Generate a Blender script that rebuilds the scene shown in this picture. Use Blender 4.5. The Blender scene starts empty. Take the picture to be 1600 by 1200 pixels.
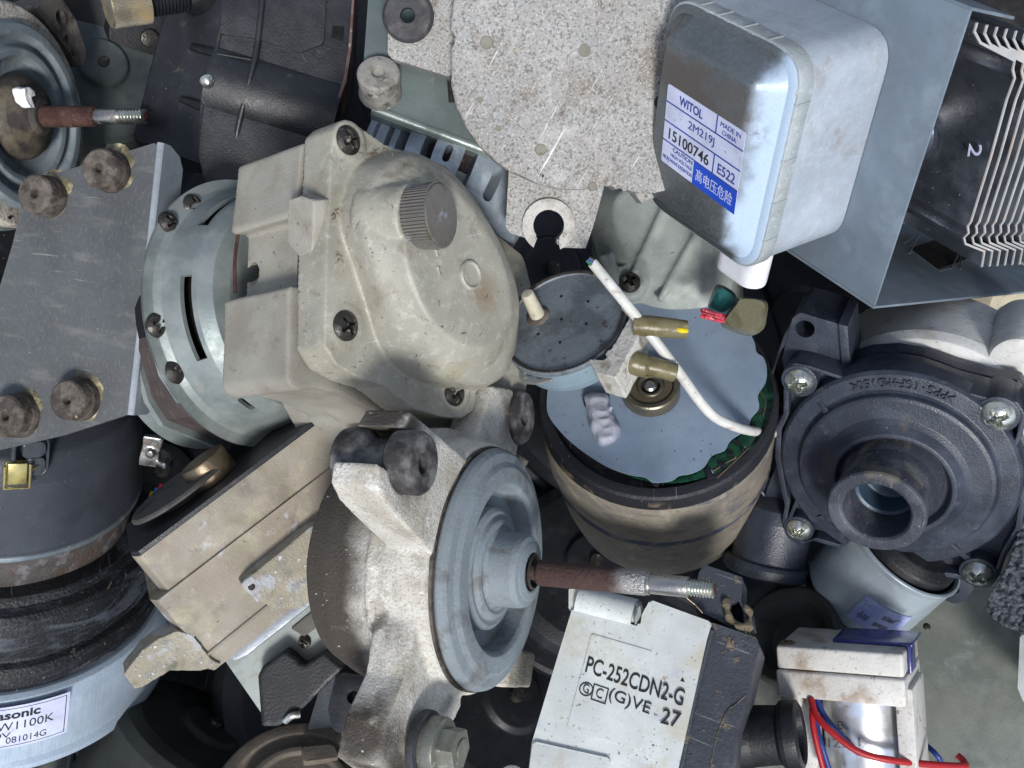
import bpy, bmesh, math, random
import numpy as np
from mathutils import Vector, Matrix
from math import sin, cos, pi, radians, atan2, sqrt

# ------------------------------------------------------------------ camera, world, light
S = 0.03            # one working unit is three centimetres
H = 16.0            # camera height in working units
sc = bpy.context.scene
COL = sc.collection
cam_d = bpy.data.cameras.new('camera'); cam = bpy.data.objects.new('camera', cam_d); COL.objects.link(cam)
cam.location = (0, 0, H * S); cam_d.lens = 36.0; cam_d.sensor_width = 36.0
cam_d.clip_start = 0.01; cam_d.clip_end = 200
sc.camera = cam
SUN_EL, SUN_AZ = 62.0, -80.0     # azimuth counted from +X towards +Y (the top of the picture)
world = bpy.data.worlds.new('World'); sc.world = world; world.use_nodes = True
wn = world.node_tree; wn.nodes.clear()
wo = wn.nodes.new('ShaderNodeOutputWorld'); wb = wn.nodes.new('ShaderNodeBackground')
sky = wn.nodes.new('ShaderNodeTexSky'); sky.sky_type = 'NISHITA'; sky.sun_disc = False
sky.sun_elevation = radians(SUN_EL); sky.sun_rotation = radians(90 - SUN_AZ)
sky.air_density = 1.0; sky.dust_density = 2.0; sky.ozone_density = 1.0
hs = wn.nodes.new('ShaderNodeHueSaturation'); hs.inputs['Saturation'].default_value = 0.72
wtc = wn.nodes.new('ShaderNodeTexCoord'); wnz = wn.nodes.new('ShaderNodeTexNoise')
wnz.inputs['Scale'].default_value = 2.2; wnz.inputs['Detail'].default_value = 4
wrp = wn.nodes.new('ShaderNodeMapRange'); wrp.inputs['From Min'].default_value = .42; wrp.inputs['From Max'].default_value = .62
wrp.inputs['To Min'].default_value = 0.35; wrp.inputs['To Max'].default_value = 2.3
wmx = wn.nodes.new('ShaderNodeVectorMath'); wmx.operation = 'SCALE'
wn.links.new(sky.outputs[0], hs.inputs['Color'])
wn.links.new(wtc.outputs['Generated'], wnz.inputs['Vector'])
wn.links.new(wnz.outputs['Fac'], wrp.inputs['Value'])
wn.links.new(hs.outputs[0], wmx.inputs[0]); wn.links.new(wrp.outputs[0], wmx.inputs['Scale'])
wn.links.new(wmx.outputs[0], wb.inputs['Color'])
wb.inputs['Strength'].default_value = 0.105
wn.links.new(wb.outputs[0], wo.inputs['Surface'])
sun_d = bpy.data.lights.new('sun', 'SUN'); sun = bpy.data.objects.new('sun', sun_d); COL.objects.link(sun)
sun_d.energy = 2.9; sun_d.angle = radians(12); sun_d.color = (1.0, 0.985, 0.965)
sd = Vector((cos(radians(SUN_EL)) * cos(radians(SUN_AZ)), cos(radians(SUN_EL)) * sin(radians(SUN_AZ)), sin(radians(SUN_EL))))
sun.rotation_euler = sd.to_track_quat('Z', 'Y').to_euler(); sun.location = sd * 3
vs = sc.view_settings; vs.view_transform = 'Standard'; vs.look = 'None'; vs.gamma = 1; vs.use_curve_mapping = False
vs.exposure = 0.2
sc.render.engine = 'CYCLES'; sc.cycles.use_denoising = True; sc.cycles.max_bounces = 6
sc.cycles.diffuse_bounces = 2; sc.cycles.glossy_bounces = 3; sc.cycles.caustics_reflective = False; sc.cycles.caustics_refractive = False

# ------------------------------------------------------------------ frames: pixel -> place in space
def W(px, py, z):
    f = (H - z) / H
    return Vector(((px - 800) / 100 * f, (600 - py) / 100 * f, z))
def project(p):
    f = H / (H - p.z); return (800 + p.x * f * 100, 600 - p.y * f * 100)
class Frame:
    def __init__(s, o, R, k): s.o, s.R, s.k = o, R, k
    def world(s, p): return s.o + s.R @ (Vector(p) * s.k)
    def inv(s, w): return (s.R.transposed() @ (w - s.o)) / s.k
    def loc(s, px, py, zl=0.0):
        C = Vector((0, 0, H)); d = W(px, py, 0) - C
        n = s.R.col[2]; pl = s.o + n * zl * s.k
        t = (pl - C).dot(n) / d.dot(n)
        q = s.inv(C + d * t); return (q.x, q.y)
    def P(s, px, py, zl=0.0):
        a = s.loc(px, py, zl); return Vector((a[0], a[1], zl))
    def at(s, px, py, zw): return s.inv(W(px, py, zw))
    def px(s, pts, zl=0.0): return [s.loc(a, b, zl) for a, b in pts]
    def proj(s, p): return project(s.world(p))
    def axz(s, px, py=None):      # local height on the axis whose picture is nearest to the pixel
        best = None
        for i in range(-600, 801):
            z = i / 100; q = s.proj((0, 0, z))
            d = (q[0] - px) ** 2 + ((q[1] - py) ** 2 if py is not None else 0)
            if best is None or d < best[0]: best = (d, z)
        return best[1]
    def sub(s, p, R=None):
        return Frame(s.world(p), s.R @ R if R is not None else s.R.copy(), s.k)
def vb(px, py, z):
    P = W(px, py, z); ez = (Vector((0, 0, H)) - P).normalized()
    ex = Vector((1, 0, 0)); ex = (ex - ez * ex.dot(ez)).normalized(); ey = ez.cross(ex)
    return P, ex, ey, ez
def colmat(a, b, c):
    m = Matrix((a, b, c)); m.transpose(); return m
def FT(px, py, z, tilt=0, az=0, roll=0):
    P, ex, ey, ez = vb(px, py, z); t, a = radians(tilt), radians(az)
    u = ex * cos(a) + ey * sin(a); n = ez * cos(t) + u * sin(t); x = u * cos(t) - ez * sin(t); y = n.cross(x)
    if roll:
        r = radians(roll); x, y = x * cos(r) + y * sin(r), y * cos(r) - x * sin(r)
    return Frame(P, colmat(x, y, n), (H - z) / H)
def FB(px, py, z, a1, a2, a3):
    # nearest corner of a box; a1,a2,a3: picture angles of its edges going away.  z axis = -edge3, x axis = -edge1
    P, ex, ey, ez = vb(px, py, z); A = [radians(a) for a in (a1, a2, a3)]
    c = lambda i, j: cos(A[i] - A[j]); V = []
    for i, j, k in ((0, 1, 2), (1, 0, 2), (2, 0, 1)):
        t2 = max(1e-4, -c(i, j) * c(i, k) / c(j, k)); l = 1 / sqrt(1 + t2)
        V.append(ex * (cos(A[i]) * l) + ey * (sin(A[i]) * l) - ez * sqrt(1 - l * l))
    z_ = -V[2].normalized(); x_ = -V[0]; x_ = (x_ - z_ * x_.dot(z_)).normalized(); y_ = z_.cross(x_)
    return Frame(P, colmat(x_, y_, z_), (H - z) / H)
def F0(px, py, z): return Frame(W(px, py, z), Matrix.Identity(3), (H - z) / H)

# ------------------------------------------------------------------ mesh tools (all in local working units)
def rnd(pts, r, n=5, closed=True):
    out = []; N = len(pts)
    for i in range(N):
        p = Vector(pts[i]); rr = r[i] if isinstance(r, (list, tuple)) else r
        if (not closed and i in (0, N - 1)) or rr <= 0: out.append(tuple(p)); continue
        a = Vector(pts[i - 1]) - p; b = Vector(pts[(i + 1) % N]) - p
        la, lb = a.length, b.length
        if la < 1e-6 or lb < 1e-6: continue
        a /= la; b /= lb; ang = a.angle(b)
        if ang > pi - .03: out.append(tuple(p)); continue
        d = min(rr / math.tan(ang / 2), la * .48, lb * .48)
        A, B = p + a * d, p + b * d
        for j in range(n + 1):
            t = j / n; out.append(tuple(A * (1 - t) ** 2 + p * 2 * t * (1 - t) + B * t * t))
    return out
def circ(cx, cy, r, n=32, ry=None, a0=0):
    return [(cx + r * cos(a0 + 2 * pi * i / n), cy + (ry or r) * sin(a0 + 2 * pi * i / n)) for i in range(n)]
def capsule(a, b, r, n=8):
    a, b = Vector(a), Vector(b); d = (b - a).normalized(); t = atan2(d.y, d.x); o = []
    for i in range(n + 1): o.append((b.x + r * cos(t - pi / 2 + pi * i / n), b.y + r * sin(t - pi / 2 + pi * i / n)))
    for i in range(n + 1): o.append((a.x + r * cos(t + pi / 2 + pi * i / n), a.y + r * sin(t + pi / 2 + pi * i / n)))
    return o
def spline(pts, n=8, closed=False):
    P = [np.array(p, float) for p in pts]; N = len(P); o = []
    rng = range(N) if closed else range(N - 1)
    for i in rng:
        p0 = P[i - 1] if (closed or i > 0) else 2 * P[0] - P[1]; p1 = P[i]; p2 = P[(i + 1) % N]
        p3 = P[(i + 2) % N] if (closed or i + 2 < N) else 2 * P[-1] - P[-2]
        for j in range(n):
            t = j / n
            o.append(tuple(.5 * (2 * p1 + (p2 - p0) * t + (2 * p0 - 5 * p1 + 4 * p2 - p3) * t * t + (3 * p1 - p0 - 3 * p2 + p3) * t ** 3)))
    if not closed: o.append(tuple(P[-1]))
    return o
def bevel(bm, w, seg=2, ang=28, only=None):
    bm.normal_update()
    es = [e for e in bm.edges if len(e.link_faces) == 2 and e.calc_face_angle(0) > radians(ang) and (only is None or only(e))]
    if es: bmesh.ops.bevel(bm, geom=es, offset=w, segments=seg, profile=.6, affect='EDGES', clamp_overlap=True)
    return bm
def ext(pts, z0, z1, bev=0.0, holes=(), seg=2, allb=False):
    if z0 > z1: z0, z1 = z1, z0
    if holes:
        c = bpy.data.curves.new('tmp', 'CURVE'); c.dimensions = '2D'; c.fill_mode = 'BOTH'
        for L in [pts] + list(holes):
            s = c.splines.new('POLY'); s.points.add(len(L) - 1)
            for p, q in zip(s.points, L): p.co = (q[0], q[1], 0, 1)
            s.use_cyclic_u = True
        b = min(bev, (z1 - z0) * .4)
        c.extrude = (z1 - z0) / 2 - b; c.bevel_depth = b; c.offset = -b; c.bevel_resolution = 1
        o = bpy.data.objects.new('tmp', c); me = bpy.data.meshes.new_from_object(o)
        bm = bmesh.new(); bm.from_mesh(me); bpy.data.objects.remove(o); bpy.data.curves.remove(c); bpy.data.meshes.remove(me)
        bmesh.ops.remove_doubles(bm, verts=bm.verts, dist=1e-5)
        for v in bm.verts: v.co.z += (z0 + z1) / 2
        return bm
    bm = bmesh.new(); vsb = [bm.verts.new((p[0], p[1], z0)) for p in pts]; vst = [bm.verts.new((p[0], p[1], z1)) for p in pts]
    n = len(pts); area = sum(pts[i][0] * pts[(i + 1) % n][1] - pts[(i + 1) % n][0] * pts[i][1] for i in range(n))
    if area < 0: vsb.reverse(); vst.reverse()
    top = bm.faces.new(vst); bm.faces.new(vsb[::-1])
    for i in range(n): bm.faces.new((vsb[i], vsb[(i + 1) % n], vst[(i + 1) % n], vst[i]))
    if bev:
        if allb: bevel(bm, bev, seg)
        else:
            bmesh.ops.bevel(bm, geom=list(top.edges), offset=bev, segments=seg, profile=.6, affect='EDGES', clamp_overlap=True)
    return bm
def lathe(prof, seg=72, a0=0.0, a1=2 * pi, rr=0.0, cap=False):
    if rr: prof = rnd(prof, rr, 3, closed=False)
    bm = bmesh.new(); full = abs(a1 - a0 - 2 * pi) < 1e-6; n = seg if full else seg + 1
    rings = []
    for r, z in prof:
        if r < 1e-5: rings.append([bm.verts.new((0, 0, z))])
        else: rings.append([bm.verts.new((r * cos(a0 + (a1 - a0) * i / seg), r * sin(a0 + (a1 - a0) * i / seg), z)) for i in range(n)])
    for A, B in zip(rings, rings[1:]):
        for i in range(seg):
            j = (i + 1) % n
            try:
                if len(A) == 1 and len(B) == 1: continue
                if len(A) == 1: bm.faces.new((A[0], B[i], B[j]))
                elif len(B) == 1: bm.faces.new((A[i], A[j], B[0]))
                else: bm.faces.new((A[i], A[j], B[j], B[i]))
            except ValueError: pass
    if cap:
        for A in (rings[0], rings[-1]):
            if len(A) > 2: bm.faces.new(A)
    bmesh.ops.recalc_face_normals(bm, faces=bm.faces)
    return bm
def cyl(r, z0, z1, bev=0.02, seg=40, r1=None):
    r1 = r if r1 is None else r1
    b = min(bev, abs(z1 - z0) * .4, r * .6)
    return lathe(rnd([(0, z1), (r1, z1), (r, z0), (0, z0)], b, 2, closed=False), seg)
def box(cx, cy, cz, sx, sy, sz, bev=0.0, seg=2):
    bm = bmesh.new(); bmesh.ops.create_cube(bm, size=1)
    for v in bm.verts: v.co = Vector((cx + v.co.x * sx, cy + v.co.y * sy, cz + v.co.z * sz))
    if bev: bmesh.ops.bevel(bm, geom=list(bm.edges), offset=bev, segments=seg, profile=.5, affect='EDGES')
    return bm
def hexa(b, t, bev=0.0, seg=2):   # eight free corners: b bottom four, t top four (3d)
    bm = bmesh.new(); B = [bm.verts.new(p) for p in b]; T = [bm.verts.new(p) for p in t]
    bm.faces.new(T); bm.faces.new(B[::-1])
    for i in range(4): bm.faces.new((B[i], B[(i + 1) % 4], T[(i + 1) % 4], T[i]))
    bmesh.ops.recalc_face_normals(bm, faces=bm.faces)
    if bev: bmesh.ops.bevel(bm, geom=list(bm.edges), offset=bev, segments=seg, profile=.5, affect='EDGES')
    return bm
def tube(pts, r, seg=12, n=8, smooth=True, ends=True):
    R = r if isinstance(r, (list, tuple)) else [r] * len(pts)
    if smooth and len(pts) > 2:
        q = spline([tuple(p) + (rr,) for p, rr in zip(pts, R)], n); P = [Vector(a[:3]) for a in q]; R = [a[3] for a in q]
    else: P = [Vector(p) for p in pts]
    bm = bmesh.new(); rings = []; up = None
    for i, p in enumerate(P):
        t = (P[min(i + 1, len(P) - 1)] - P[max(i - 1, 0)]).normalized()
        if up is None:
            up = Vector((0, 0, 1)) if abs(t.z) < .9 else Vector((1, 0, 0))
        a = (up - t * up.dot(t)).normalized(); b = t.cross(a); up = a
        rings.append([bm.verts.new(p + (a * cos(2 * pi * j / seg) + b * sin(2 * pi * j / seg)) * R[i]) for j in range(seg)])
    for A, B in zip(rings, rings[1:]):
        for j in range(seg): bm.faces.new((A[j], A[(j + 1) % seg], B[(j + 1) % seg], B[j]))
    if ends: bm.faces.new(rings[0][::-1]); bm.faces.new(rings[-1])
    bmesh.ops.recalc_face_normals(bm, faces=bm.faces)
    return bm
def strip(pts, w, t, up=None, n=1):   # flat ribbon along 2d path in xy, width w along z, thickness t
    L = spline(pts, n) if n > 1 else [tuple(p) for p in pts]
    A, B = [], []
    for i, p in enumerate(L):
        q0, q1 = Vector(L[max(i - 1, 0)]), Vector(L[min(i + 1, len(L) - 1)]); d = (q1 - q0).normalized(); nn = Vector((-d.y, d.x)) * t / 2
        A.append((p[0] + nn.x, p[1] + nn.y)); B.append((p[0] - nn.x, p[1] - nn.y))
    return ext(A + B[::-1], 0, w)
def join(*bms):
    out = bmesh.new()
    for b in bms:
        me = bpy.data.meshes.new('tmp'); b.to_mesh(me); out.from_mesh(me); bpy.data.meshes.remove(me); b.free()
    return out
def tr(bm, loc=(0, 0, 0), rot=(0, 0, 0), s=(1, 1, 1)):
    if not hasattr(s, '__len__'): s = (s, s, s)
    M = Matrix.Translation(loc) @ (Matrix.Rotation(radians(rot[2]), 4, 'Z') @ Matrix.Rotation(radians(rot[1]), 4, 'Y') @ Matrix.Rotation(radians(rot[0]), 4, 'X')) @ Matrix.Diagonal((*s, 1))
    bm.transform(M); return bm
def along(bm, p, d, x=None):     # local z axis turned to direction d, origin to p
    d = Vector(d).normalized(); q = d.to_track_quat('Z', 'Y').to_matrix()
    if x is not None:
        x = Vector(x); x = (x - d * x.dot(d)).normalized(); q = colmat(x, d.cross(x), d)
    bm.transform(Matrix.Translation(p) @ q.to_4x4()); return bm
def tomesh(bm):
    me = bpy.data.meshes.new('tmp'); bmesh.ops.triangulate(bm, faces=[f for f in bm.faces if len(f.verts) > 4]); bm.to_mesh(me); bm.free(); return me
def cast(solids, vox=0.03, smooth=3, cuts=(), wob=0.0, wscale=1.5, fac=.5):
    o = bpy.data.objects.new('tmp', tomesh(join(*solids))); COL.objects.link(o); tmp = [o]
    m = o.modifiers.new('r', 'REMESH'); m.mode = 'VOXEL'; m.voxel_size = vox
    for c in cuts:
        oc = bpy.data.objects.new('tmpc', tomesh(c)); COL.objects.link(oc); tmp.append(oc); oc.hide_render = True
        b = o.modifiers.new('b', 'BOOLEAN'); b.operation = 'DIFFERENCE'; b.object = oc; b.solver = 'EXACT'
    if cuts:
        m = o.modifiers.new('r2', 'REMESH'); m.mode = 'VOXEL'; m.voxel_size = vox
    if smooth:
        m = o.modifiers.new('s', 'SMOOTH'); m.factor = fac; m.iterations = smooth
    dg = bpy.context.evaluated_depsgraph_get(); me = bpy.data.meshes.new_from_object(o.evaluated_get(dg))
    bm = bmesh.new(); bm.from_mesh(me); bpy.data.meshes.remove(me)
    for t in tmp:
        d = t.data; bpy.data.objects.remove(t); bpy.data.meshes.remove(d)
    if wob:
        from mathutils import noise
        bm.normal_update()
        for v in bm.verts: v.co += v.normal * wob * noise.noise(v.co * wscale)
    bm.faces.ensure_lookup_table(); return bm
def boolean(bm, cuts, op='DIFFERENCE'):
    o = bpy.data.objects.new('tmp', tomesh(bm)); COL.objects.link(o); tmp = [o]
    for c in cuts:
        oc = bpy.data.objects.new('tmpc', tomesh(c)); COL.objects.link(oc); tmp.append(oc)
        b = o.modifiers.new('b', 'BOOLEAN'); b.operation = op; b.object = oc; b.solver = 'EXACT'
    dg = bpy.context.evaluated_depsgraph_get(); me = bpy.data.meshes.new_from_object(o.evaluated_get(dg))
    r = bmesh.new(); r.from_mesh(me); bpy.data.meshes.remove(me)
    for t in tmp:
        d = t.data; bpy.data.objects.remove(t); bpy.data.meshes.remove(d)
    return r
def text(s, bl, br, tl, z0=0.0, th=0.012, bold=0.0, flip=False, space=1.0):
    # lettering laid on the local plane; bl, br, tl: 2d local corners of its box
    c = bpy.data.curves.new('tmp', 'FONT'); c.body = s; c.offset = bold; c.space_character = space; c.resolution_u = 4
    o = bpy.data.objects.new('tmp', c); me = bpy.data.meshes.new_from_object(o); bm = bmesh.new(); bm.from_mesh(me)
    bpy.data.objects.remove(o); bpy.data.curves.remove(c); bpy.data.meshes.remove(me)
    r = bmesh.ops.extrude_face_region(bm, geom=list(bm.faces)) if th else None
    if r:
        for v in [g for g in r['geom'] if isinstance(g, bmesh.types.BMVert)]: v.co.z += 1
    xs = [v.co.x for v in bm.verts]; ys = [v.co.y for v in bm.verts]; x0, x1, y0, y1 = min(xs), max(xs), min(ys), max(ys)
    bl, br, tl = Vector(bl), Vector(br), Vector(tl)
    for v in bm.verts:
        u = (v.co.x - x0) / (x1 - x0); w = (v.co.y - y0) / max(1e-6, y1 - y0)
        p = bl + (br - bl) * u + (tl - bl) * w; v.co = Vector((p.x, p.y, z0 + (th if v.co.z > .5 else 0)))
    bmesh.ops.recalc_face_normals(bm, faces=bm.faces)
    return bm
def screw_bm(r, h=None, rot=0, flat=False, cross=True):
    h = h or r * .55; bm = bmesh.new(); NR, NA = 22, 64; rings = []; cr, cw = r * .6, r * .125
    for i in range(NR + 1):
        q = r * i / NR; ring = []
        for j in range(NA if i else 1):
            a = 2 * pi * j / NA; x, y = q * cos(a), q * sin(a)
            z = h * (1 - (q / r) ** (6 if flat else 2.6)) + (0 if flat else 0)
            if cross:
                u, v = abs(x), abs(y); dd = min(max(u - cr, v - cw * (1.3 - .4 * u / cr)), max(v - cr, u - cw * (1.3 - .4 * v / cr)))
                m = min(1, max(0, .5 - dd / (r * .08))); z -= m * h * .95
                if q < r * .2: z -= h * .2 * m
            ring.append(bm.verts.new((x, y, z)))
        rings.append(ring)
    for i in range(NR):
        A, B = rings[i], rings[i + 1]
        for j in range(NA):
            k = (j + 1) % NA
            if i == 0: bm.faces.new((A[0], B[j], B[k]))
            else: bm.faces.new((A[j], B[j], B[k], A[k]))
    L = [bm.verts.new((v.co.x, v.co.y, -h * .4)) for v in rings[-1]]
    for j in range(NA): k = (j + 1) % NA; bm.faces.new((rings[-1][j], L[j], L[k], rings[-1][k]))
    bm.faces.new(L[::-1])
    return tr(bm, rot=(0, 0, rot))
def grommet(r, h, hole, groove=0.0, flare=.06):
    g = r * (1 - groove)
    p = [(hole, 0), (hole + .04, .03 * h), (r - flare, 0 + h * .02), (r, -flare)]
    if groove: p += [(r, -h * .3), (g, -h * .38), (g, -h * .62), (r, -h * .7)]
    p += [(r, -h + flare), (r - flare, -h), (hole, -h), (hole, 0)]
    return lathe(rnd(p, .03, 2, closed=False), 48)

# ------------------------------------------------------------------ things and parts
class Thing:
    def __init__(s, name, label, cat, F, group=None):
        s.F = F; e = bpy.data.objects.new(name, None); COL.objects.link(e); e.empty_display_size = .01
        e.matrix_world = Matrix.Translation(F.o * S) @ F.R.to_4x4(); e['label'] = label; e['category'] = cat
        if group: e['group'] = group
        s.e = e; s.ml = {}
    def add(s, name, bm, mat, parent=None, label=None, ang=38, F=None):
        o = mkobj(name, bm, mat, s.F.k * S, ang); o.parent = parent or s.e; ml = Matrix.Identity(4)
        if F is not None:      # part built in a frame of its own
            ml = Matrix.Translation((s.F.R.transposed() @ (F.o - s.F.o)) * S) @ (s.F.R.transposed() @ F.R).to_4x4()
            if F.k != s.F.k:
                o.data.transform(Matrix.Scale(F.k / s.F.k, 4))
        if parent is not None: o.matrix_basis = s.ml[parent.name].inverted() @ ml
        else: o.matrix_basis = ml
        s.ml[o.name] = ml
        if label: o['label'] = label
        if name in ('grit', 'lint'): o['kind'] = 'stuff'
        return o
def mkobj(name, bm, mat, sc_, ang=38):
    bmesh.ops.triangulate(bm, faces=[f for f in bm.faces if len(f.verts) > 4])
    for v in bm.verts: v.co *= sc_
    me = bpy.data.meshes.new(name); bm.to_mesh(me); bm.free()
    for p in me.polygons: p.use_smooth = True
    me.set_sharp_from_angle(angle=radians(ang)); me.materials.append(mat)
    o = bpy.data.objects.new(name, me); COL.objects.link(o); return o
def solo(name, label, cat, F, bm, mat, group=None, ang=38, kind=None):
    o = mkobj(name, bm, mat, F.k * S, ang); o.matrix_world = Matrix.Translation(F.o * S) @ F.R.to_4x4()
    if kind: o['kind'] = kind
    else: o['label'] = label; o['category'] = cat
    if group: o['group'] = group
    return o

# ------------------------------------------------------------------ materials
def sr(r, g, b):     # sRGB 0..255 -> linear
    f = lambda c: (c / 255 / 12.92) if c / 255 <= .04045 else ((c / 255 + .055) / 1.055) ** 2.4
    return (f(r), f(g), f(b))
def L(color, scale=2.0, lo=.5, hi=.65, amt=1.0, rough=None, metal=None, stretch=(1, 1, 1), grad=None, ball=None, kind='noise', h=0.0, detail=6, rot=(0, 0, 0), dist=0.0, seed=0):
    return dict(color=color, scale=scale, lo=lo, hi=hi, amt=amt, rough=rough, metal=metal, stretch=stretch, grad=grad, ball=ball, kind=kind, h=h, detail=detail, rot=rot, dist=dist, seed=seed)
MATN = [0]
def mk(name, col, rough=.55, metal=0.0, layers=(), bump=(14, .15), spec=.38, alpha=None, trans=0.0, coat=0.0, hfine=0):
    MATN[0] += 1; seed = MATN[0] * 7.31
    m = bpy.data.materials.new(name); m.use_nodes = True; nt = m.node_tree; nt.nodes.clear(); N = nt.nodes.new; K = nt.links.new
    out = N('ShaderNodeOutputMaterial'); bs = N('ShaderNodeBsdfPrincipled'); K(bs.outputs[0], out.inputs[0])
    bs.inputs['Specular IOR Level'].default_value = spec
    if coat: bs.inputs['Coat Weight'].default_value = coat; bs.inputs['Coat Roughness'].default_value = .25
    if trans: bs.inputs['Transmission Weight'].default_value = trans
    if alpha: bs.inputs['Alpha'].default_value = alpha
    tc = N('ShaderNodeTexCoord'); mp = N('ShaderNodeMapping'); mp.inputs['Scale'].default_value = (1 / S,) * 3
    K(tc.outputs['Object'], mp.inputs['Vector']); base = mp.outputs[0]
    def math_(op, a, b, clamp=False):
        n = N('ShaderNodeMath'); n.operation = op; n.use_clamp = clamp
        for i, x in enumerate((a, b)):
            if x is None: continue
            if isinstance(x, (int, float)): n.inputs[i].default_value = x
            else: K(x, n.inputs[i])
        return n.outputs[0]
    def maprange(v, a, b, c=0.0, d=1.0):
        n = N('ShaderNodeMapRange'); n.interpolation_type = 'SMOOTHSTEP'; K(v, n.inputs[0])
        for i, x in enumerate((a, b, c, d)): n.inputs[1 + i].default_value = x
        return n.outputs[0]
    def tex(scale, stretch=(1, 1, 1), rot=(0, 0, 0), detail=6, kind='noise', dist=0.0, sd=0.0):
        q = N('ShaderNodeMapping'); q.vector_type = 'POINT'; K(base, q.inputs['Vector'])
        q.inputs['Rotation'].default_value = [radians(a) for a in rot]
        q.inputs['Location'].default_value = (seed + sd, seed * .7 + sd * 3, seed * .3)
        q.inputs['Scale'].default_value = [scale * a for a in stretch]
        if kind == 'vor':
            t = N('ShaderNodeTexVoronoi'); t.inputs['Scale'].default_value = 1; K(q.outputs[0], t.inputs['Vector']); return math_('SUBTRACT', 1.0, t.outputs['Distance'])
        t = N('ShaderNodeTexNoise'); t.inputs['Scale'].default_value = 1; t.inputs['Detail'].default_value = detail; t.inputs['Roughness'].default_value = .62
        t.inputs['Distortion'].default_value = dist; K(q.outputs[0], t.inputs['Vector']); return t.outputs['Fac']
    def mixv(a, b, f, rgb=False):
        n = N('ShaderNodeMix'); n.data_type = 'RGBA' if rgb else 'FLOAT'
        ia, ib = (6, 7) if rgb else (2, 3)
        K(f, n.inputs[0])
        for i, x in ((ia, a), (ib, b)):
            if hasattr(x, 'is_linked') or isinstance(x, bpy.types.NodeSocket): K(x, n.inputs[i])
            elif rgb: n.inputs[i].default_value = (*x[:3], 1)
            else: n.inputs[i].default_value = x
        return n.outputs[2 if rgb else 0]
    # slow brightness drift + fine mottling of the bare surface
    d1 = maprange(tex(.8, detail=3, sd=9), .3, .7); fine = tex(22, detail=3, sd=4)
    c = mixv(tuple(x * .86 for x in col), tuple(min(1, x * 1.12) for x in col), d1, True)
    c = mixv(c, tuple(x * .8 for x in col), maprange(fine, .5, .8, 0, .5), True)
    rg = mixv(rough * .85, min(1, rough * 1.18), maprange(tex(3, sd=2), .35, .65)); mt = None if not metal else metal; hgt = math_('MULTIPLY', tex(bump[0], detail=5, sd=1), bump[1])
    for l in layers:
        if l['kind'] == 'edge':
            g = N('ShaderNodeNewGeometry'); mk_ = maprange(math_('ADD', g.outputs['Pointiness'], math_('MULTIPLY', math_('SUBTRACT', tex(l['scale'], sd=3), .5), .08)), l['lo'], l['hi'], 0, l['amt'])
        elif l['kind'] == 'flat':
            v = tex(l['scale']); mk_ = math_('ADD', math_('MULTIPLY', v, 0.0), l['amt'])
        else:
            mk_ = maprange(tex(l['scale'], l['stretch'], l['rot'], l['detail'], l['kind'], l['dist'], l['seed']), l['lo'], l['hi'], 0, l['amt'])
        for g in ([l['grad']] if l['grad'] and not isinstance(l['grad'], list) else (l['grad'] or [])):
            ax, a, b = g; dn = N('ShaderNodeVectorMath'); dn.operation = 'DOT_PRODUCT'; K(base, dn.inputs[0]); dn.inputs[1].default_value = ax
            wv = math_('ADD', dn.outputs['Value'], math_('MULTIPLY', math_('SUBTRACT', tex(1.6, sd=5), .5), .6))
            mk_ = math_('MULTIPLY', mk_, maprange(wv, a, b))
        if l['ball']:
            ctr, rad, soft = l['ball']; dn = N('ShaderNodeVectorMath'); dn.operation = 'DISTANCE'; K(base, dn.inputs[0]); dn.inputs[1].default_value = ctr
            wv = math_('ADD', dn.outputs['Value'], math_('MULTIPLY', math_('SUBTRACT', tex(2.4, sd=6), .5), rad * .8))
            mk_ = math_('MULTIPLY', mk_, maprange(wv, rad + soft, rad - soft))
        c = mixv(c, l['color'], mk_, True)
        if l['rough'] is not None: rg = mixv(rg, l['rough'], mk_)
        if metal or l['metal'] is not None: mt = mixv(mt if mt is not None else 0.0, l['metal'] or 0.0, mk_)
        if l['h']: hgt = math_('ADD', hgt, math_('MULTIPLY', mk_, l['h']))
    K(c, bs.inputs['Base Color'])
    K(rg, bs.inputs['Roughness'])
    if mt is not None:
        if isinstance(mt, float) or isinstance(mt, int): bs.inputs['Metallic'].default_value = mt
        else: K(mt, bs.inputs['Metallic'])
    bp = N('ShaderNodeBump'); bp.inputs['Strength'].default_value = 1.0; bp.inputs['Distance'].default_value = S * .05; K(hgt, bp.inputs['Height']); K(bp.outputs[0], bs.inputs['Normal'])
    return m
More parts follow.
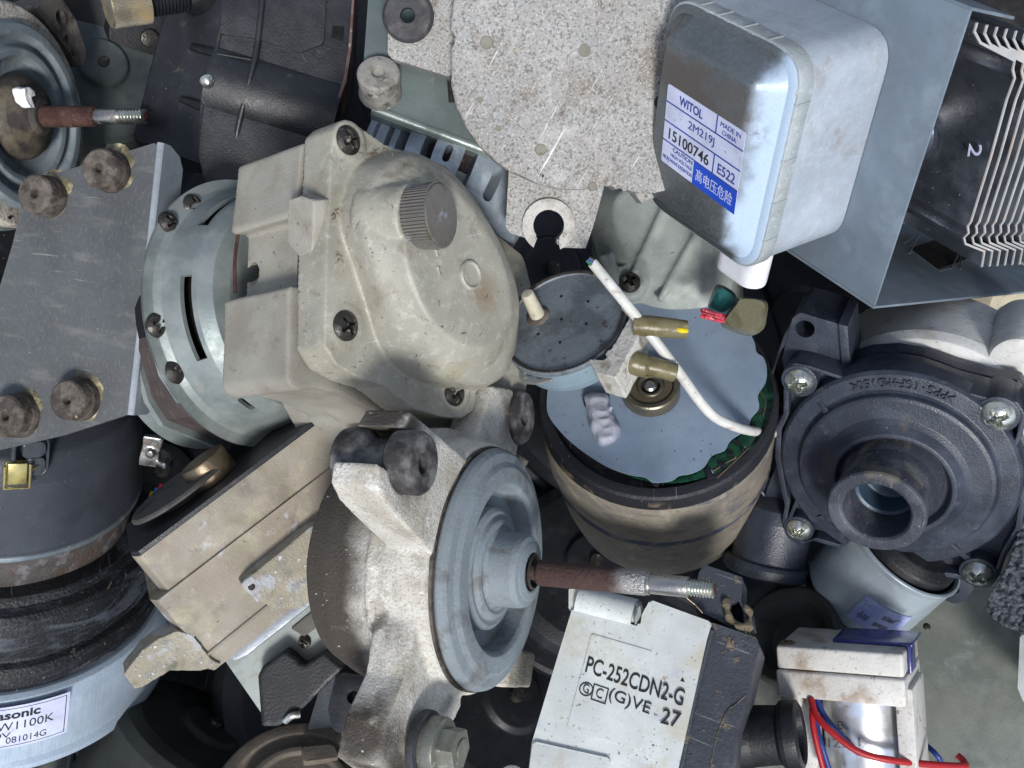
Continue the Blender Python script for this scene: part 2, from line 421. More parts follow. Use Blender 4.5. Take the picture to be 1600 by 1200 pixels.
# ------------------------------------------------------------------ surfaces
DIRT = (.055, .042, .03); DUST = (.30, .27, .22); BLACK = (.012, .012, .014)
specks = lambda a=.8, s=9, lo=.66: L(DIRT, s, lo, lo + .06, a, rough=.9, h=.2)
lspecks = lambda c=(.6, .6, .58), a=.8, s=16, lo=.69: L(c, s, lo, lo + .04, a, rough=.8, h=.2, seed=8)
scr = lambda c, a=.6, s=3, rot=(0, 0, 30), lo=.62: L(c, s, lo, lo + .05, a, stretch=(.35, 9, 3), rot=rot, detail=4)
M = {}
M['ground'] = mk('dark_ground', (.012, .012, .013), .9, layers=[L((.03, .028, .025), 1.5)])
def cream(extra=(), nm='cream_casting'):
    return mk(nm, sr(160, 157, 144), .42, spec=.6, layers=[
    L(sr(140, 135, 120), 1.0, .44, .66, .6), L(sr(170, 160, 120), .8, .5, .72, .5, seed=3, grad=((-.2, -1, 0), .6, 1.8)), L(sr(120, 112, 98), 1.8, .52, .70, .55, grad=((0, 1, 0), .3, 1.2), seed=6),
    L(sr(104, 92, 76), 2.6, .55, .75, .55, dist=.8, rough=.8), *extra, specks(.85, 10, .66), specks(.9, 4.5, .69), L((.09, .075, .06), 7, .66, .69, .8, dist=1.8, rough=.9), lspecks(a=.7, s=18), L(sr(205, 204, 196), 8, .52, .7, .3, seed=5), scr(sr(200, 200, 195), .4, 2.2, (0, 0, 20), .67)], bump=(30, .16))
M['cream'] = cream()
M['cream_stained'] = cream([L(sr(118, 92, 52), 2.2, .3, .52, .65, ball=((.45, -.55, .95), .22, .3), rough=.6), L(sr(96, 84, 66), 3.2, .4, .6, .6, ball=((-.15, 1.15, .7), .5, .4), rough=.8)], 'cream_casting_stained')
M['lint'] = mk('grey_brown_lint', sr(112, 100, 84), 1.0)
M['cream_side'] = mk('cream_casting_matt', sr(150, 147, 137), .62, layers=[L(sr(134, 127, 116), 1.3, .42, .66, .7), L(sr(100, 88, 72), 3.2, .6, .75, .5), specks(.85, 9, .66), specks(.9, 5, .7), lspecks(a=.7)], bump=(30, .16))
M['whitecast'] = mk('chalky_cast_aluminium', sr(205, 200, 188), .75, layers=[
    L(sr(150, 138, 118), 1.6, .42, .62, .75), L(sr(104, 92, 80), 3.0, .52, .72, .7, dist=.6), L((.82, .82, .80), 2.6, .55, .68, .7, seed=3, h=.3),
    L(sr(92, 84, 78), 18, .52, .68, .6, detail=3), specks(.8, 7, .67), scr((.85, .85, .83), .8, 1.6, (0, 0, 50), .66)], bump=(20, .5))
M['dustgrey'] = mk('dusty_blue_grey_paint', sr(134, 142, 146), .62, layers=[
    L(sr(164, 170, 172), 2.0, .45, .65, .6), L(sr(96, 92, 82), 2.4, .55, .72, .55, seed=2), L(sr(170, 168, 158), 26, .55, .7, .4), specks(.7, 9, .7)], bump=(22, .2))
M['steelblue'] = mk('galvanised_steel', sr(150, 160, 166), .42, .75, layers=[L(sr(110, 120, 126), 1.4, .4, .65, .7, metal=.6), L(DUST, 3, .56, .74, .5, rough=.85), specks(.6, 8, .7), lspecks(a=.5)], bump=(24, .07))
M['steelgreen'] = mk('zinc_coated_steel', sr(146, 153, 151), .48, .3, layers=[L(sr(112, 124, 124), 1.2, .4, .65, .7, metal=.4), L(DUST, 2.4, .56, .76, .5, rough=.85), specks(.6, 9, .69), lspecks(a=.6)], bump=(20, .07))
M['platedark'] = mk('dusty_dark_steel_plate', sr(88, 91, 93), .6, .25, layers=[L(sr(84, 87, 89), .9, .4, .62, .8, stretch=(1, .5, 1)), L(sr(122, 122, 120), 1.6, .52, .7, .5, stretch=(.5, 2, 1)), scr(sr(150, 150, 146), .5, 1.6, (0, 0, 72), .66), L(sr(120, 120, 116), 20, .5, .7, .35, stretch=(1, .5, 1), rot=(0, 0, 20)), specks(.6, 9, .69), L((.4, .39, .34), 7, .71, .74, .6)], bump=(30, .12))
M['rust'] = mk('rusted_steel', sr(80, 56, 50), .85, layers=[L(sr(60, 38, 34), 4, .4, .6, .9), L(sr(112, 80, 68), 9, .56, .7, .7), L(sr(150, 140, 135), 12, .66, .72, .6, metal=.6, rough=.4)], bump=(18, .7))
M['baresteel'] = mk('bare_steel', sr(175, 172, 168), .3, .95, layers=[L(sr(90, 62, 48), 3.5, .55, .66, .85, rough=.85), L(sr(110, 104, 96), 8, .5, .7, .5)], bump=(20, .12))
M['zinc'] = mk('zinc_screw_metal', sr(205, 208, 200), .28, .95, layers=[L(sr(150, 146, 120), 3, .5, .7, .5), specks(.6, 12, .66)], bump=(20, .08))
M['darkscrew'] = mk('grimy_dark_screw', sr(70, 68, 64), .3, .8, layers=[L(sr(40, 38, 35), 5, .4, .6, .8, rough=.5), L(DUST, 7, .6, .7, .7, rough=.9, metal=0)], bump=(14, .25))
M['rubber'] = mk('grey_black_rubber', sr(62, 62, 66), .62, layers=[L(sr(110, 104, 98), 2.5, .48, .7, .6), L(sr(38, 37, 38), 4, .4, .6, .6), specks(.5, 12)], bump=(18, .2))
M['ringrubber'] = mk('dusty_ring_rubber', sr(58, 56, 56), .65, layers=[L(sr(128, 128, 128), 2.2, .40, .62, .75), L(sr(44, 40, 38), 3, .45, .6, .6, seed=3), specks(.5, 12)], bump=(18, .25))
M['brownrubber'] = mk('dusty_brown_rubber', sr(86, 79, 72), .75, layers=[L(sr(118, 110, 102), 3, .45, .65, .7), L(sr(50, 42, 38), 5, .45, .62, .8), L(sr(190, 178, 140), 6, .68, .72, .7)], bump=(16, .35))
M['black'] = mk('black_plastic', sr(36, 38, 42), .36, layers=[L(sr(58, 61, 66), 1.6, .46, .7, .4, rough=.6), scr(sr(110, 112, 118), .3, 2.2, (0, 0, 65), .66), lspecks(sr(150, 148, 142), .6, 14, .68), L(sr(90, 84, 74), 3, .6, .76, .5, rough=.85)], bump=(24, .12))
M['blackdeep'] = mk('black_plastic_dark', sr(24, 26, 30), .45, layers=[L(sr(44, 44, 47), 2.2, .5, .7, .5, rough=.7), lspecks(sr(130, 126, 118), .5, 13, .69)], bump=(20, .15))
M['pump'] = mk('blue_black_moulded_plastic', sr(42, 47, 58), .3, spec=.55, layers=[L(sr(60, 66, 80), 1.5, .42, .66, .7, rough=.55), L(sr(100, 104, 114), 3, .6, .72, .4, rough=.7), L(sr(92, 84, 70), 1.8, .62, .74, .6, rough=.9, seed=3), lspecks(sr(170, 170, 172), .6, 16, .69), L(sr(46, 48, 58), 2.4, .52, .7, .6, seed=2)], bump=(28, .16))
M['darkgap'] = mk('dark_opening', (.004, .004, .005), .9)
M['whiteplastic'] = mk('white_plastic', sr(206, 211, 209), .4, layers=[L(sr(186, 180, 160), 1.5, .48, .70, .7), L(sr(140, 104, 60), 3.2, .66, .74, .75), specks(.8, 9, .67), specks(.6, 18, .64), L(sr(170, 174, 196), 2.4, .6, .72, .4)], bump=(20, .07))
M['offwhite'] = mk('off_white_shell', sr(206, 207, 204), .5, layers=[L(sr(160, 154, 140), 1.3, .45, .7, .6), L(sr(120, 112, 98), 14, .56, .72, .6, stretch=(1, .4, 1)), specks(.6, 8, .69)], bump=(24, .12))
M['ink'] = mk('black_ink', (.02, .02, .025), .5); M['blueink'] = mk('blue_ink', (.03, .05, .28), .5); M['labelblue'] = mk('blue_print', (.015, .07, .5), .4)
M['label'] = mk('paper_label', sr(196, 202, 226), .35, layers=[L(sr(160, 162, 178), 2.4, .48, .70, .6), L(sr(130, 130, 140), 9, .6, .7, .5, stretch=(1, 3, 1)), specks(.7, 12, .67)], bump=(10, .03))
M['labelsilver'] = mk('silver_label', sr(196, 200, 208), .35, .3, layers=[L(sr(160, 164, 176), 2, .5, .7, .5), specks(.4, 14, .68)], bump=(10, .03))
M['brass'] = mk('brass', sr(200, 188, 128), .3, .9, layers=[L(sr(150, 130, 60), 4, .5, .68, .7)], bump=(10, .08))
M['oldbrass'] = mk('tarnished_brass', sr(122, 110, 92), .4, .8, layers=[L(sr(90, 62, 40), 3, .48, .68, .8, rough=.7)], bump=(14, .12))
# ------------------------------------------------------------------ more shape tools
def resample(pts, n):
    P = [Vector(p[:2]) for p in pts]; P.append(P[0]); d = [0]
    for a, b in zip(P, P[1:]): d.append(d[-1] + (b - a).length)
    out = []; j = 0
    for i in range(n):
        t = d[-1] * i / n
        while d[j + 1] < t: j += 1
        u = (t - d[j]) / max(1e-9, d[j + 1] - d[j]); out.append(tuple(P[j].lerp(P[j + 1], u)))
    return out
def loft(secs, n=72, curve=True):      # secs: (closed 2d outline, z), bottom to top; outlines start at matching places
    bm = bmesh.new(); rings = []
    for pts, z in secs:
        if curve: pts = spline(pts, 6, True)
        rings.append([bm.verts.new((p[0], p[1], z)) for p in resample(pts, n)])
    for A, B in zip(rings, rings[1:]):
        for i in range(n): bm.faces.new((A[i], A[(i + 1) % n], B[(i + 1) % n], B[i]))
    bm.faces.new(rings[0][::-1]); bm.faces.new(rings[-1])
    bmesh.ops.recalc_face_normals(bm, faces=bm.faces)
    return bm
def cylhit(F, px, py, r, c=(0, 0)):     # where the pixel's ray first meets the cylinder r about the local z axis: (angle, z)
    C = F.inv(Vector((0, 0, H))); D = F.inv(W(px, py, 0)) - C
    ox, oy = C.x - c[0], C.y - c[1]
    a = D.x ** 2 + D.y ** 2; b = 2 * (ox * D.x + oy * D.y); q = ox * ox + oy * oy - r * r; disc = max(0, b * b - 4 * a * q)
    t = (-b - sqrt(disc)) / (2 * a); p = C + D * t
    return atan2(p.y - c[1], p.x - c[0]) % (2 * pi), p.z
def wrap(bm, r):                        # local x = angle, y = height, z = proud of the surface -> bent round the cylinder
    for v in bm.verts:
        a, z, d = v.co.x, v.co.y, v.co.z; v.co = Vector(((r + d) * cos(a), (r + d) * sin(a), z))
    return bm
def grid(x0, x1, y0, y1, nx, ny, z=0.0, th=0.0):
    bm = bmesh.new(); V = [[bm.verts.new((x0 + (x1 - x0) * i / nx, y0 + (y1 - y0) * j / ny, z)) for i in range(nx + 1)] for j in range(ny + 1)]
    for j in range(ny):
        for i in range(nx): bm.faces.new((V[j][i], V[j][i + 1], V[j + 1][i + 1], V[j + 1][i]))
    return bm
def knurl(r, h, n=70, d=.025, bev=.03, face=True):
    pts = []
    for i in range(n * 4):
        a = 2 * pi * i / (n * 4); q = r - (d if (i % 4) in (2, 3) else 0); pts.append((q * cos(a), q * sin(a)))
    b = ext(pts, 0, h - .03)
    return join(b, lathe([(0, h - .02), (0, h), (r * .86, h), (r * .93, h - .005), (r - .03, h - .03), (r - .035, h - .06)], 64))
def debris(F, spots, seed=1, r=.02):      # crumbs of grit lying about given places
    rn = random.Random(seed); bms = []
    for (x, y, z, n, sp) in spots:
        for _ in range(n):
            s = r * rn.uniform(.4, 1.3); b = bmesh.new(); bmesh.ops.create_icosphere(b, subdivisions=1, radius=s)
            for v in b.verts: v.co *= rn.uniform(.6, 1.3)
            tr(b, (x + rn.gauss(0, sp), y + rn.gauss(0, sp), z), (rn.uniform(0, 180), 0, rn.uniform(0, 180)), (1, rn.uniform(.5, 1.5), .6)); bms.append(b)
    return join(*bms)
# ------------------------------------------------------------------ floor of the bin under the pile
def ground():
    F = F0(800, 600, -11)
    solo('ground', '', '', Frame(Vector((0, 0, -11)), Matrix.Identity(3), 1), box(0, 0, -.2, 60, 60, .4), M['ground'], kind='structure')
ground()
# ------------------------------------------------------------------ cast motor with the steel disc and the long shaft (middle of the picture)
def cast_motor():
    F = FT(775, 888, 1.0, 66.3, -5.5)
    T = Thing('fan_motor', 'chalky white and brown cast motor with round grey disc and long rusty shaft', 'motor', F)
    P = lambda pts, z=0.0: F.px(pts, z)
    # cast body: lathe + fork lugs, melted into one casting
    body = lathe([(0, -.7), (1.3, -.65), (1.4, -.15), (1.8, -.15), (1.95, -.2), (2.02, -.6), (2.0, -1.2), (1.98, -1.5), (1.9, -1.9), (1.7, -2.35), (1.3, -2.62), (0, -2.75)], 96, rr=.15)
    lug1 = ext(P([(642, 642), (736, 722), (722, 770), (702, 850), (690, 880), (668, 858), (603, 788), (590, 760), (593, 724), (606, 738), (640, 735), (662, 708), (655, 680), (628, 668)], -.15), -.85, -.15, .05)
    lug1b = ext(P([(742, 724), (730, 780), (700, 860), (650, 800), (646, 764), (672, 740), (675, 700)], -.45), -1.3, -.45, .08)
    lug2 = ext(P([(770, 602), (803, 608), (812, 690), (800, 760), (730, 760), (742, 690)], -.6), -1.15, -.6, .06)
    arch = ext(P([(650, 672), (700, 668), (780, 680), (830, 720), (780, 800), (680, 800)], -1.0), -1.6, -1.0, .1)
    lug3 = ext(P([(672, 1000), (700, 1066), (724, 1082), (690, 1130), (650, 1200), (618, 1216), (590, 1195), (604, 1130), (634, 1060), (650, 960)], -.35), -1.0, -.35, .07)
    lug3r = ext(P([(715, 1078), (735, 1078), (700, 1140), (672, 1215), (640, 1240), (628, 1225), (660, 1180)], -.25), -1.1, -.25, .05)
    lug4 = ext(P([(800, 1010), (838, 1020), (830, 1075), (790, 1075)], -.5), -1.1, -.5, .06)
    seam = lathe([(1.9, -1.02), (2.05, -1.0), (2.05, -1.12), (1.9, -1.14)], 96)
    gs = P([(631, 722)], -.15)[0]
    cuts = [tr(cyl(.40, -1.6, .4, 0, 40), (gs[0], gs[1], 0)),
            tr(cyl(.14, -1.6, .3, 0, 20), (*P([(722, 1092)], -.3)[0], 0))]
    body_bm = cast([body, lug1, lug1b, lug2, arch, lug3, lug3r, lug4, seam], .028, 2, cuts, wob=.012, wscale=2.2, fac=.4)
    BR = sr(64, 57, 50); kk = F.k
    def bl(px, py, z, r): p = F.P(px, py, z) * kk; return (tuple(p), r, .22)
    tips = [L(sr(62, 52, 44), 2.6, .30, .46, .92, ball=bl(*a), rough=.85, seed=i) for i, a in enumerate(((600, 748, -.6, .46), (608, 655, -.5, .42), (570, 1150, -.7, .45), (595, 1205, -.6, .40), (775, 650, -.9, .45)))]
    mat = mk('cast_body_brown_and_chalk', sr(202, 199, 190), .78, layers=[
        L(sr(166, 156, 138), 1.4, .46, .66, .6), L((.76, .76, .73), 2.6, .55, .68, .6, seed=3, h=.3), L(sr(126, 118, 108), 26, .5, .66, .45, detail=3),
        L(sr(124, 114, 100), 2.2, .56, .68, .45, dist=.5), L(BR, 1.3, .20, .36, .97, grad=[((0, 0, -1), .95, 1.45)], rough=.85, seed=1), L(sr(96, 86, 76), 30, .5, .7, .4, grad=[((0, 0, -1), 1.0, 1.5)]), L(BR, 1.1, .54, .62, .8, grad=[((0, 0, -1), .3, .9)], rough=.85, seed=4), *tips,
        L((.66, .64, .58), 2.1, .66, .69, .9, h=.5, seed=6), L((.75, .73, .66), 22, .67, .72, .5, seed=2), scr((.8, .79, .75), .8, 2.0, (0, 30, 50), .67)], bump=(26, .5))
    b = T.add('housing', body_bm, mat)
    # grommets in the lugs
    g = T.add('rubber_grommet', tr(grommet(.43, 1.2, .14, .3, .04), (gs[0] + .03, gs[1], .12)), M['ringrubber'])
    e = P([(816, 652)], -.55)[0]
    T.add('rubber_grommet', tr(grommet(.5, .5, .15), (e[0], e[1], -.5)), M['ringrubber'])
    # steel disc
    disc = [(0, -.3), (1.0, -.3), (1.24, -.28), (1.27, .1), (1.33, .16), (1.58, .15), (1.66, .09), (1.80, .06), (1.86, .0), (1.88, -.08), (1.84, -.14), (1.6, -.14), (0, -.4)]
    dm = mk('blue_grey_disc', sr(124, 134, 140), .6, layers=[L(sr(132, 139, 142), 2.0, .45, .65, .5), L(sr(96, 88, 74), 1.5, .5, .68, .55, seed=2, grad=((.9, .5, 0), .2, 1.2)),
        L(sr(170, 166, 155), 30, .55, .7, .4), specks(.7, 9, .7), L(sr(80, 74, 66), 2.2, .52, .66, .5, dist=.4)], bump=(22, .22))
    T.add('disc', lathe(disc, 128, rr=.05), dm)
    T.add('gasket', lathe([(1.5, -.15), (1.90, -.14), (1.90, -.2), (1.5, -.22)], 96), M['brownrubber'])
    hub = [(0, -.1), (.3, -.1)][:0] + [(.98, -.32), (.95, -.05), (.88, .0), (.80, -.02), (.76, .06), (.70, .08), (.64, .06), (.585, .1), (.57, .46), (.54, .55), (.46, .57), (.43, .59), (.34, .62), (.29, .62), (.27, .50), (0, .50)]
    T.add('hub', lathe(hub, 96, rr=.03), dm)
    T.add('bearing_seal', lathe([(.275, .64), (.24, .67), (.2, .6), (.19, .45), (.0, .45)], 48), M['darkscrew'])
    zs = lambda px, py: F.axz(px, py)
    R0, d0 = F.R.col[2], None
    # the shaft leans a little off the disc axis so that it meets the picture
    z1, z2, z3, z4 = zs(842, 884), zs(1012, 903), zs(1076, 910), zs(1117, 914)
    sh = join(cyl(.125, .4, z1 + .05, .02), lathe(rnd([(0, z2), (.185, z2), (.2, z1 + .03), (.16, z1), (0, z1)], .03, 2, False), 40))
    sm = mk('shaft_rust_and_steel', sr(168, 166, 164), .32, .95, layers=[L(sr(66, 44, 40), 5, .2, .38, .97, rough=.85, metal=0, grad=[((0, 0, -1), -(z1 + (z2 - z1) * .78), -(z1 + (z2 - z1) * .62))], h=.25),
        L(sr(92, 66, 56), 9, .55, .7, .6, rough=.9, metal=0, grad=[((0, 0, -1), -(z1 + (z2 - z1) * .78), -(z1 + (z2 - z1) * .62))]), L(sr(96, 70, 50), 6, .6, .7, .7, rough=.8)], bump=(22, .8))
    s = T.add('shaft', sh, sm)
    T.add('shaft_end', join(cyl(.150, z2, z3, .01), cyl(.172, z2 - .01, z2 + .05, .01)), M['baresteel'], s)
    th = [(0, z4), (.09, z4)]; n = 8
    for i in range(n): a = z4 - .02 - (z4 - z3 - .02) * i / n; st = (z4 - z3 - .02) / n; th += [(.132, a), (.105, a - st * .5)]
    th += [(.13, z3), (0, z3)]
    T.add('thread', lathe(th, 40), M['zinc'], s)
    T.add('shaft_tip', cyl(.088, z4 - .01, z4 + .012, .005), M['rust'], s)
    # bolt in the lower lug
    q = P([(655, 1160)], -.3)[0]
    bo = T.add('bolt', tr(join(cyl(.40, -.15, .1, .03, 40), ext(circ(0, 0, .30, 6), .1, .36, .04), cyl(.15, .36, .385, .01)), (q[0], q[1], 0)), mk('dusty_bolt', sr(134, 136, 126), .42, .6, layers=[L(sr(96, 92, 80), 4, .46, .64, .7), L(sr(170, 172, 168), 8, .58, .7, .6)], bump=(14, .2)), label='hexagon flange bolt in the lower lug')
    T.add('washer', tr(cyl(.47, -.25, -.13, .02), (q[0] - .05, q[1], 0)), M['rubber'], bo)
    q = F.at(560, 1148, .4)
    return T
cast_motor()
# ------------------------------------------------------------------ cream geared motor with oil cap; steel motor behind it
def gear_motor():
    F = FT(640, 420, .9, 45, 12)
    FM = FT(400, 489, -1.7, 45, 12); FM.k = 18.1 / 16
    T = Thing('geared_motor', 'cream cast gearbox with ribbed brown oil cap, bolted to a round slotted steel motor', 'motor', F)
    P = lambda pts, z=0.0: F.px(pts, z)
    fl = [(520, 196), (560, 196), (600, 225), (700, 260), (790, 400), (800, 520), (745, 585), (744, 640), (722, 654), (690, 652), (648, 640), (600, 603), (560, 590), (526, 570), (508, 540), (510, 400)]
    fl2 = [(520, 205), (560, 205), (600, 235), (700, 260), (770, 400), (760, 520), (700, 600), (650, 636), (590, 600), (540, 586), (505, 560), (500, 530), (512, 432), (512, 400), (512, 340), (516, 325)]
    flange = ext(rnd(P(fl), .14), -.66, 0, .03)
    tp = [(650, 280), (628, 330), (620, 385), (633, 440), (658, 495), (693, 537), (742, 560), (788, 550), (811, 508), (809, 445), (780, 372), (730, 300), (686, 266)]
    cx_, cy_ = sum(p[0] for p in tp) / 13, sum(p[1] for p in tp) / 13
    dome = loft([(P([(561, 251), (530, 307), (526, 356), (544, 405), (565, 475), (593, 555), (652, 600), (745, 612), (788, 560), (780, 450), (745, 350), (690, 270), (630, 235)], -.1), -.1),
                 (P([(563, 256), (534, 310), (531, 358), (548, 408), (570, 475), (598, 552), (654, 594), (746, 608), (790, 558), (783, 450), (748, 350), (692, 271), (632, 238)], .0), .08),
                 (P([(598, 262), (572, 318), (568, 370), (588, 432), (612, 494), (645, 552), (692, 590), (770, 598), (806, 550), (805, 450), (770, 360), (712, 275), (650, 243)], .5), .5),
                 (P(tp, .88), .86),
                 (P([(cx_ + (x - cx_) * .86, cy_ + (y - cy_) * .88) for x, y in tp], 1.0), 1.0)])
    back = ext(rnd(P([(620, 500), (690, 650), (775, 672), (818, 640), (830, 560), (834, 460), (818, 400), (770, 360), (600, 300)], -.35), .25), -2.3, -.35, .25, seg=4)
    boss = [tr(cyl(.31, -.62, .05, .03), (*P([p])[0], 0)) for p in ((545, 220), (711, 613))] + [tr(cyl(.33, -.6, .02, .03), (*P([(541, 509)])[0], 0))]
    q = F.P(650, 340, .9); cd = FT(672, 330, 1.0, 60, 6); capdir = F.R.transposed() @ cd.R.col[2]
    neck = along(cyl(.56, -.8, .0, .06, 48, .50), q, capdir)
    ribs = [tr(box(0, 0, -.3, .06, .9, .2, .02), (*P([(735, 470)], 1.0)[0], 1.3))][:0]
    mark = tr(lathe([(0, -.01), (.17, -.01), (.19, .02), (.21, .02), (.23, 0), (.24, -.1), (0, -.1)], 40), (*P([(734, 430)], 1.0)[0], 1.03))
    tab = hexa([(*P([(490, 312)], -.02)[0], -.62), (*P([(490, 384)], -.02)[0], -.62), (*P([(470, 392)], -.3)[0], -.62), (*P([(470, 305)], -.3)[0], -.62)],
               [(*P([(492, 318)], -.02)[0], -.02), (*P([(490, 378)], -.02)[0], -.02), (*P([(470, 388)], -.3)[0], -.1), (*P([(470, 310)], -.3)[0], -.1)])
    dome = cast([dome], .035, 14)
    house = cast([flange, dome, back, neck] + boss, .03, 4, wob=.015, wscale=1.3)
    from mathutils.bvhtree import BVHTree
    bvh = BVHTree.FromBMesh(house)
    def house_hit(px_, py_):
        C = F.inv(Vector((0, 0, H))); D = (F.inv(W(px_, py_, 0)) - C).normalized(); r = bvh.ray_cast(C, D); return r[0] + Vector((0, 0, .004)) if r[0] else None
    T.add('gearbox_cover', house, M['cream_stained'])
    for (u, v, w) in ((684, 395, .10), (687, 423, .13)):
        hp = house_hit(u, v)
        if hp is not None: T.add('cast_figure', tr(ext([(-.05, -w / 2), (.05, -w / 2), (.05, w / 2), (-.05, w / 2)], -.03, .012, .008, holes=[[(-.025, -w * .25), (.025, -w * .25), (.025, w * .25), (-.025, w * .25)]]), hp, (0, 20, 0)), M['cream'])
    # raised block on the edge of the cover
    t0 = F.loc(512, 350, 0); Qs = F.sub((t0[0] + .02, 0, 0), colmat(Vector((0, -1, 0)), Vector((0, 0, 1)), Vector((-1, 0, 0))))
    ob = [Qs.loc(*p, .16) for p in ((450, 313), (471, 306), (489, 312), (490, 349), (487, 392), (468, 401), (449, 378))]
    oi = [Qs.loc(*p, .0) for p in ((460, 312), (476, 302), (506, 312), (506, 349), (504, 398), (472, 408), (459, 380))]
    blk = cast([loft([(rnd(oi, .02), -.1), (rnd(oi, .02), .0), (rnd(ob, .02), .16)], 60, False)], .02, 2)
    T.add('raised_block', blk, M['cream_side'], F=Qs)
    rn = random.Random(11)
    for (x, y, n, sp) in ((575, 236, 16, 12), (590, 243, 10, 9), (526, 335, 9, 5), (528, 402, 6, 4), (640, 262, 6, 12), (700, 480, 5, 40), (600, 330, 8, 30), (655, 560, 6, 30)):
        bits = []
        for _ in range(n):
            px_, py_ = x + rn.gauss(0, sp), y + rn.gauss(0, sp * .5); zz = .06 if x < 600 else .7
            hit = house_hit(px_, py_)
            if hit is None: continue
            a_ = rn.uniform(0, 6.28); l_ = rn.uniform(.03, .11); v = Vector((cos(a_), sin(a_), rn.uniform(-.1, .3))) * l_
            bits.append(tube([hit, hit + v * .5 + Vector((0, 0, .02)), hit + v], rn.uniform(.003, .007), 4, 2))
        if bits: T.add('lint', join(*bits), M['lint'])
    dot = T.add('moulded_mark', mark, M['cream'])
    for i, p in enumerate(((683, 402), (690, 422))):
        o = F.P(p[0], p[1], 1.0)
    # rear half of the gearbox
    o2 = [(520, 205), (560, 205), (640, 240), (760, 360), (790, 500), (700, 600), (640, 640), (590, 612), (545, 600), (515, 606), (498, 590), (500, 437), (535, 434), (537, 325), (510, 322)]
    Z1 = -.72
    def col(pts): return [F.loc(x, y, 0) for x, y in pts]
    rear = cast([ext(rnd(col(o2), [.1, .1, .1, .1, .1, .1, .1, .1, .1, .2, .2, .05, .04, .04, .05]), -2.4, Z1), ext(rnd(col([(560, 330), (545, 434), (640, 520), (700, 330)]), .05), -2.3, -.8),
                 ext(rnd(col([(545, 560), (600, 612), (650, 655), (720, 640), (740, 560)]), .1), -1.75, -1.0), ext(rnd(col([(600, 560), (640, 640), (668, 690), (740, 690), (760, 600)]), .15), -3.0, -1.7)],
                .035, 4, cuts=[along(cyl(.17, -.6, .6, 0, 24), (F.loc(534, 394, 0)[0], F.loc(534, 394, 0)[1], -2.25), (1, .1, 0)),
                               ext(circ(*F.loc(560, 420, 0), .1, 12), -5, -4)], wob=.012)
    T.add('gearbox_rear', rear, M['cream_side'])
    T.add('gasket', ext(rnd(col([(524, 210), (560, 210), (640, 245), (760, 360), (786, 500), (740, 600), (735, 635), (700, 645), (655, 630), (600, 600), (560, 584), (530, 566), (514, 538), (516, 400)]), .12), -.76, -.60), M['darkgap'])  # near-black fill in the joint groove, standing for its shade
    a_, b_ = F.loc(373, 350, -2.4), F.loc(366, 458, -2.4)
    T.add('rusty_edge', tube([Vector((*a_, -2.38)), Vector((*F.loc(366, 405, -2.4), -2.38)), Vector((*b_, -2.38))], .03, 8, 4), M['rust'])
    T.add('cast_groove', tube([Qs.P(421, 330, -.32), Qs.P(417, 380, -.34), Qs.P(418, 425, -.32)], .015, 6, 4), M['brownrubber'], F=Qs)
    # oil cap
    cf = Frame(F.world(q + capdir * .02), cd.R, F.k)
    cm = mk('oil_cap_brown', sr(104, 101, 97), .42, layers=[L(sr(112, 98, 70), 1.6, .50, .66, .6, grad=((-.3, -1, .2), -.1, .4)), L(sr(70, 66, 62), 3, .5, .66, .6), L(sr(150, 160, 170), 2.6, .56, .66, .7, rough=.3)], bump=(12, .3))
    cp = T.add('oil_cap', knurl(.48, .42, 58, .03), cm, F=cf, label='ribbed brown screw cap with a worn grey top')
    # pan-head screws
    for (x, y), z in (((545, 219), .06), ((541, 509), .04), ((711, 613), .06)):
        p = F.P(x, y, z); T.add('screw', tr(screw_bm(.225, .09, 20), p), M['darkscrew'])
    # round steel motor, on the same axis but in a frame of its own
    F2 = FM; zc = 0.0; P2 = lambda pts, z=0.0: F2.px(pts, z)
    shell = [(2.05, zc - .02), (1.90, zc), (1.82, zc + .08), (1.76, zc + .35), (1.68, zc + .62), (1.55, zc + .80), (1.3, zc + .86), (.3, zc + .88), (.3, zc + .82), (1.3, zc + .80), (1.50, zc + .74), (1.62, zc + .58), (1.70, zc + .33), (1.76, zc + .02), (1.84, zc - .06), (2.05, zc - .06)]
    shell_bm = lathe(shell, 120, rr=.03)
    def slot(pa, pb, r, w=.07):
        (a, z), (b, z2) = cylhit(F2, *pa, r), cylhit(F2, *pb, r); n = 14
        if b - a > pi: b -= 2 * pi
        if a - b > pi: b += 2 * pi
        A = [(r * cos(a + (b - a) * i / n), r * sin(a + (b - a) * i / n)) for i in range(n + 1)]
        return ext([(x * (1 + w / r), y * (1 + w / r)) for x, y in A] + [(x * (1 - w / r), y * (1 - w / r)) for x, y in A][::-1], .38, .55)
    bands = [slot((292, 432), (308, 562), 1.68, .16), slot((304, 362), (330, 322), 1.66, .14)]
    def port(px, py, w, h):
        a, z = cylhit(F2, px, py, 1.74); return along(ext(capsule((-w / 2, 0), (w / 2, 0), h / 2), -.4, .4), (1.74 * cos(a), 1.74 * sin(a), z), (cos(a), sin(a), .2), (-sin(a), cos(a), 0))
    bands += [port(384, 636, .2, .10), port(415, 627, .2, .10)]
    T.add('motor_shell', boolean(shell_bm, bands), M['steelgreen'], F=F2)
    T.add('rotor', lathe([(0, .66), (1.2, .64), (1.45, .3), (1.5, -.9), (0, -.9)], 48), M['darkgap'], F=F2, label='rotor coloured near-black for the dark seen through the slots')  # shade inside the shell put into the near-black colour
    pl = rnd(P2([(300, 297), (345, 312), (420, 310), (560, 420), (600, 560), (570, 640), (500, 690), (434, 681), (285, 628), (257, 586), (233, 502), (237, 455), (243, 448), (252, 446), (255, 412), (246, 400), (246, 372), (262, 330)], 0), .05)
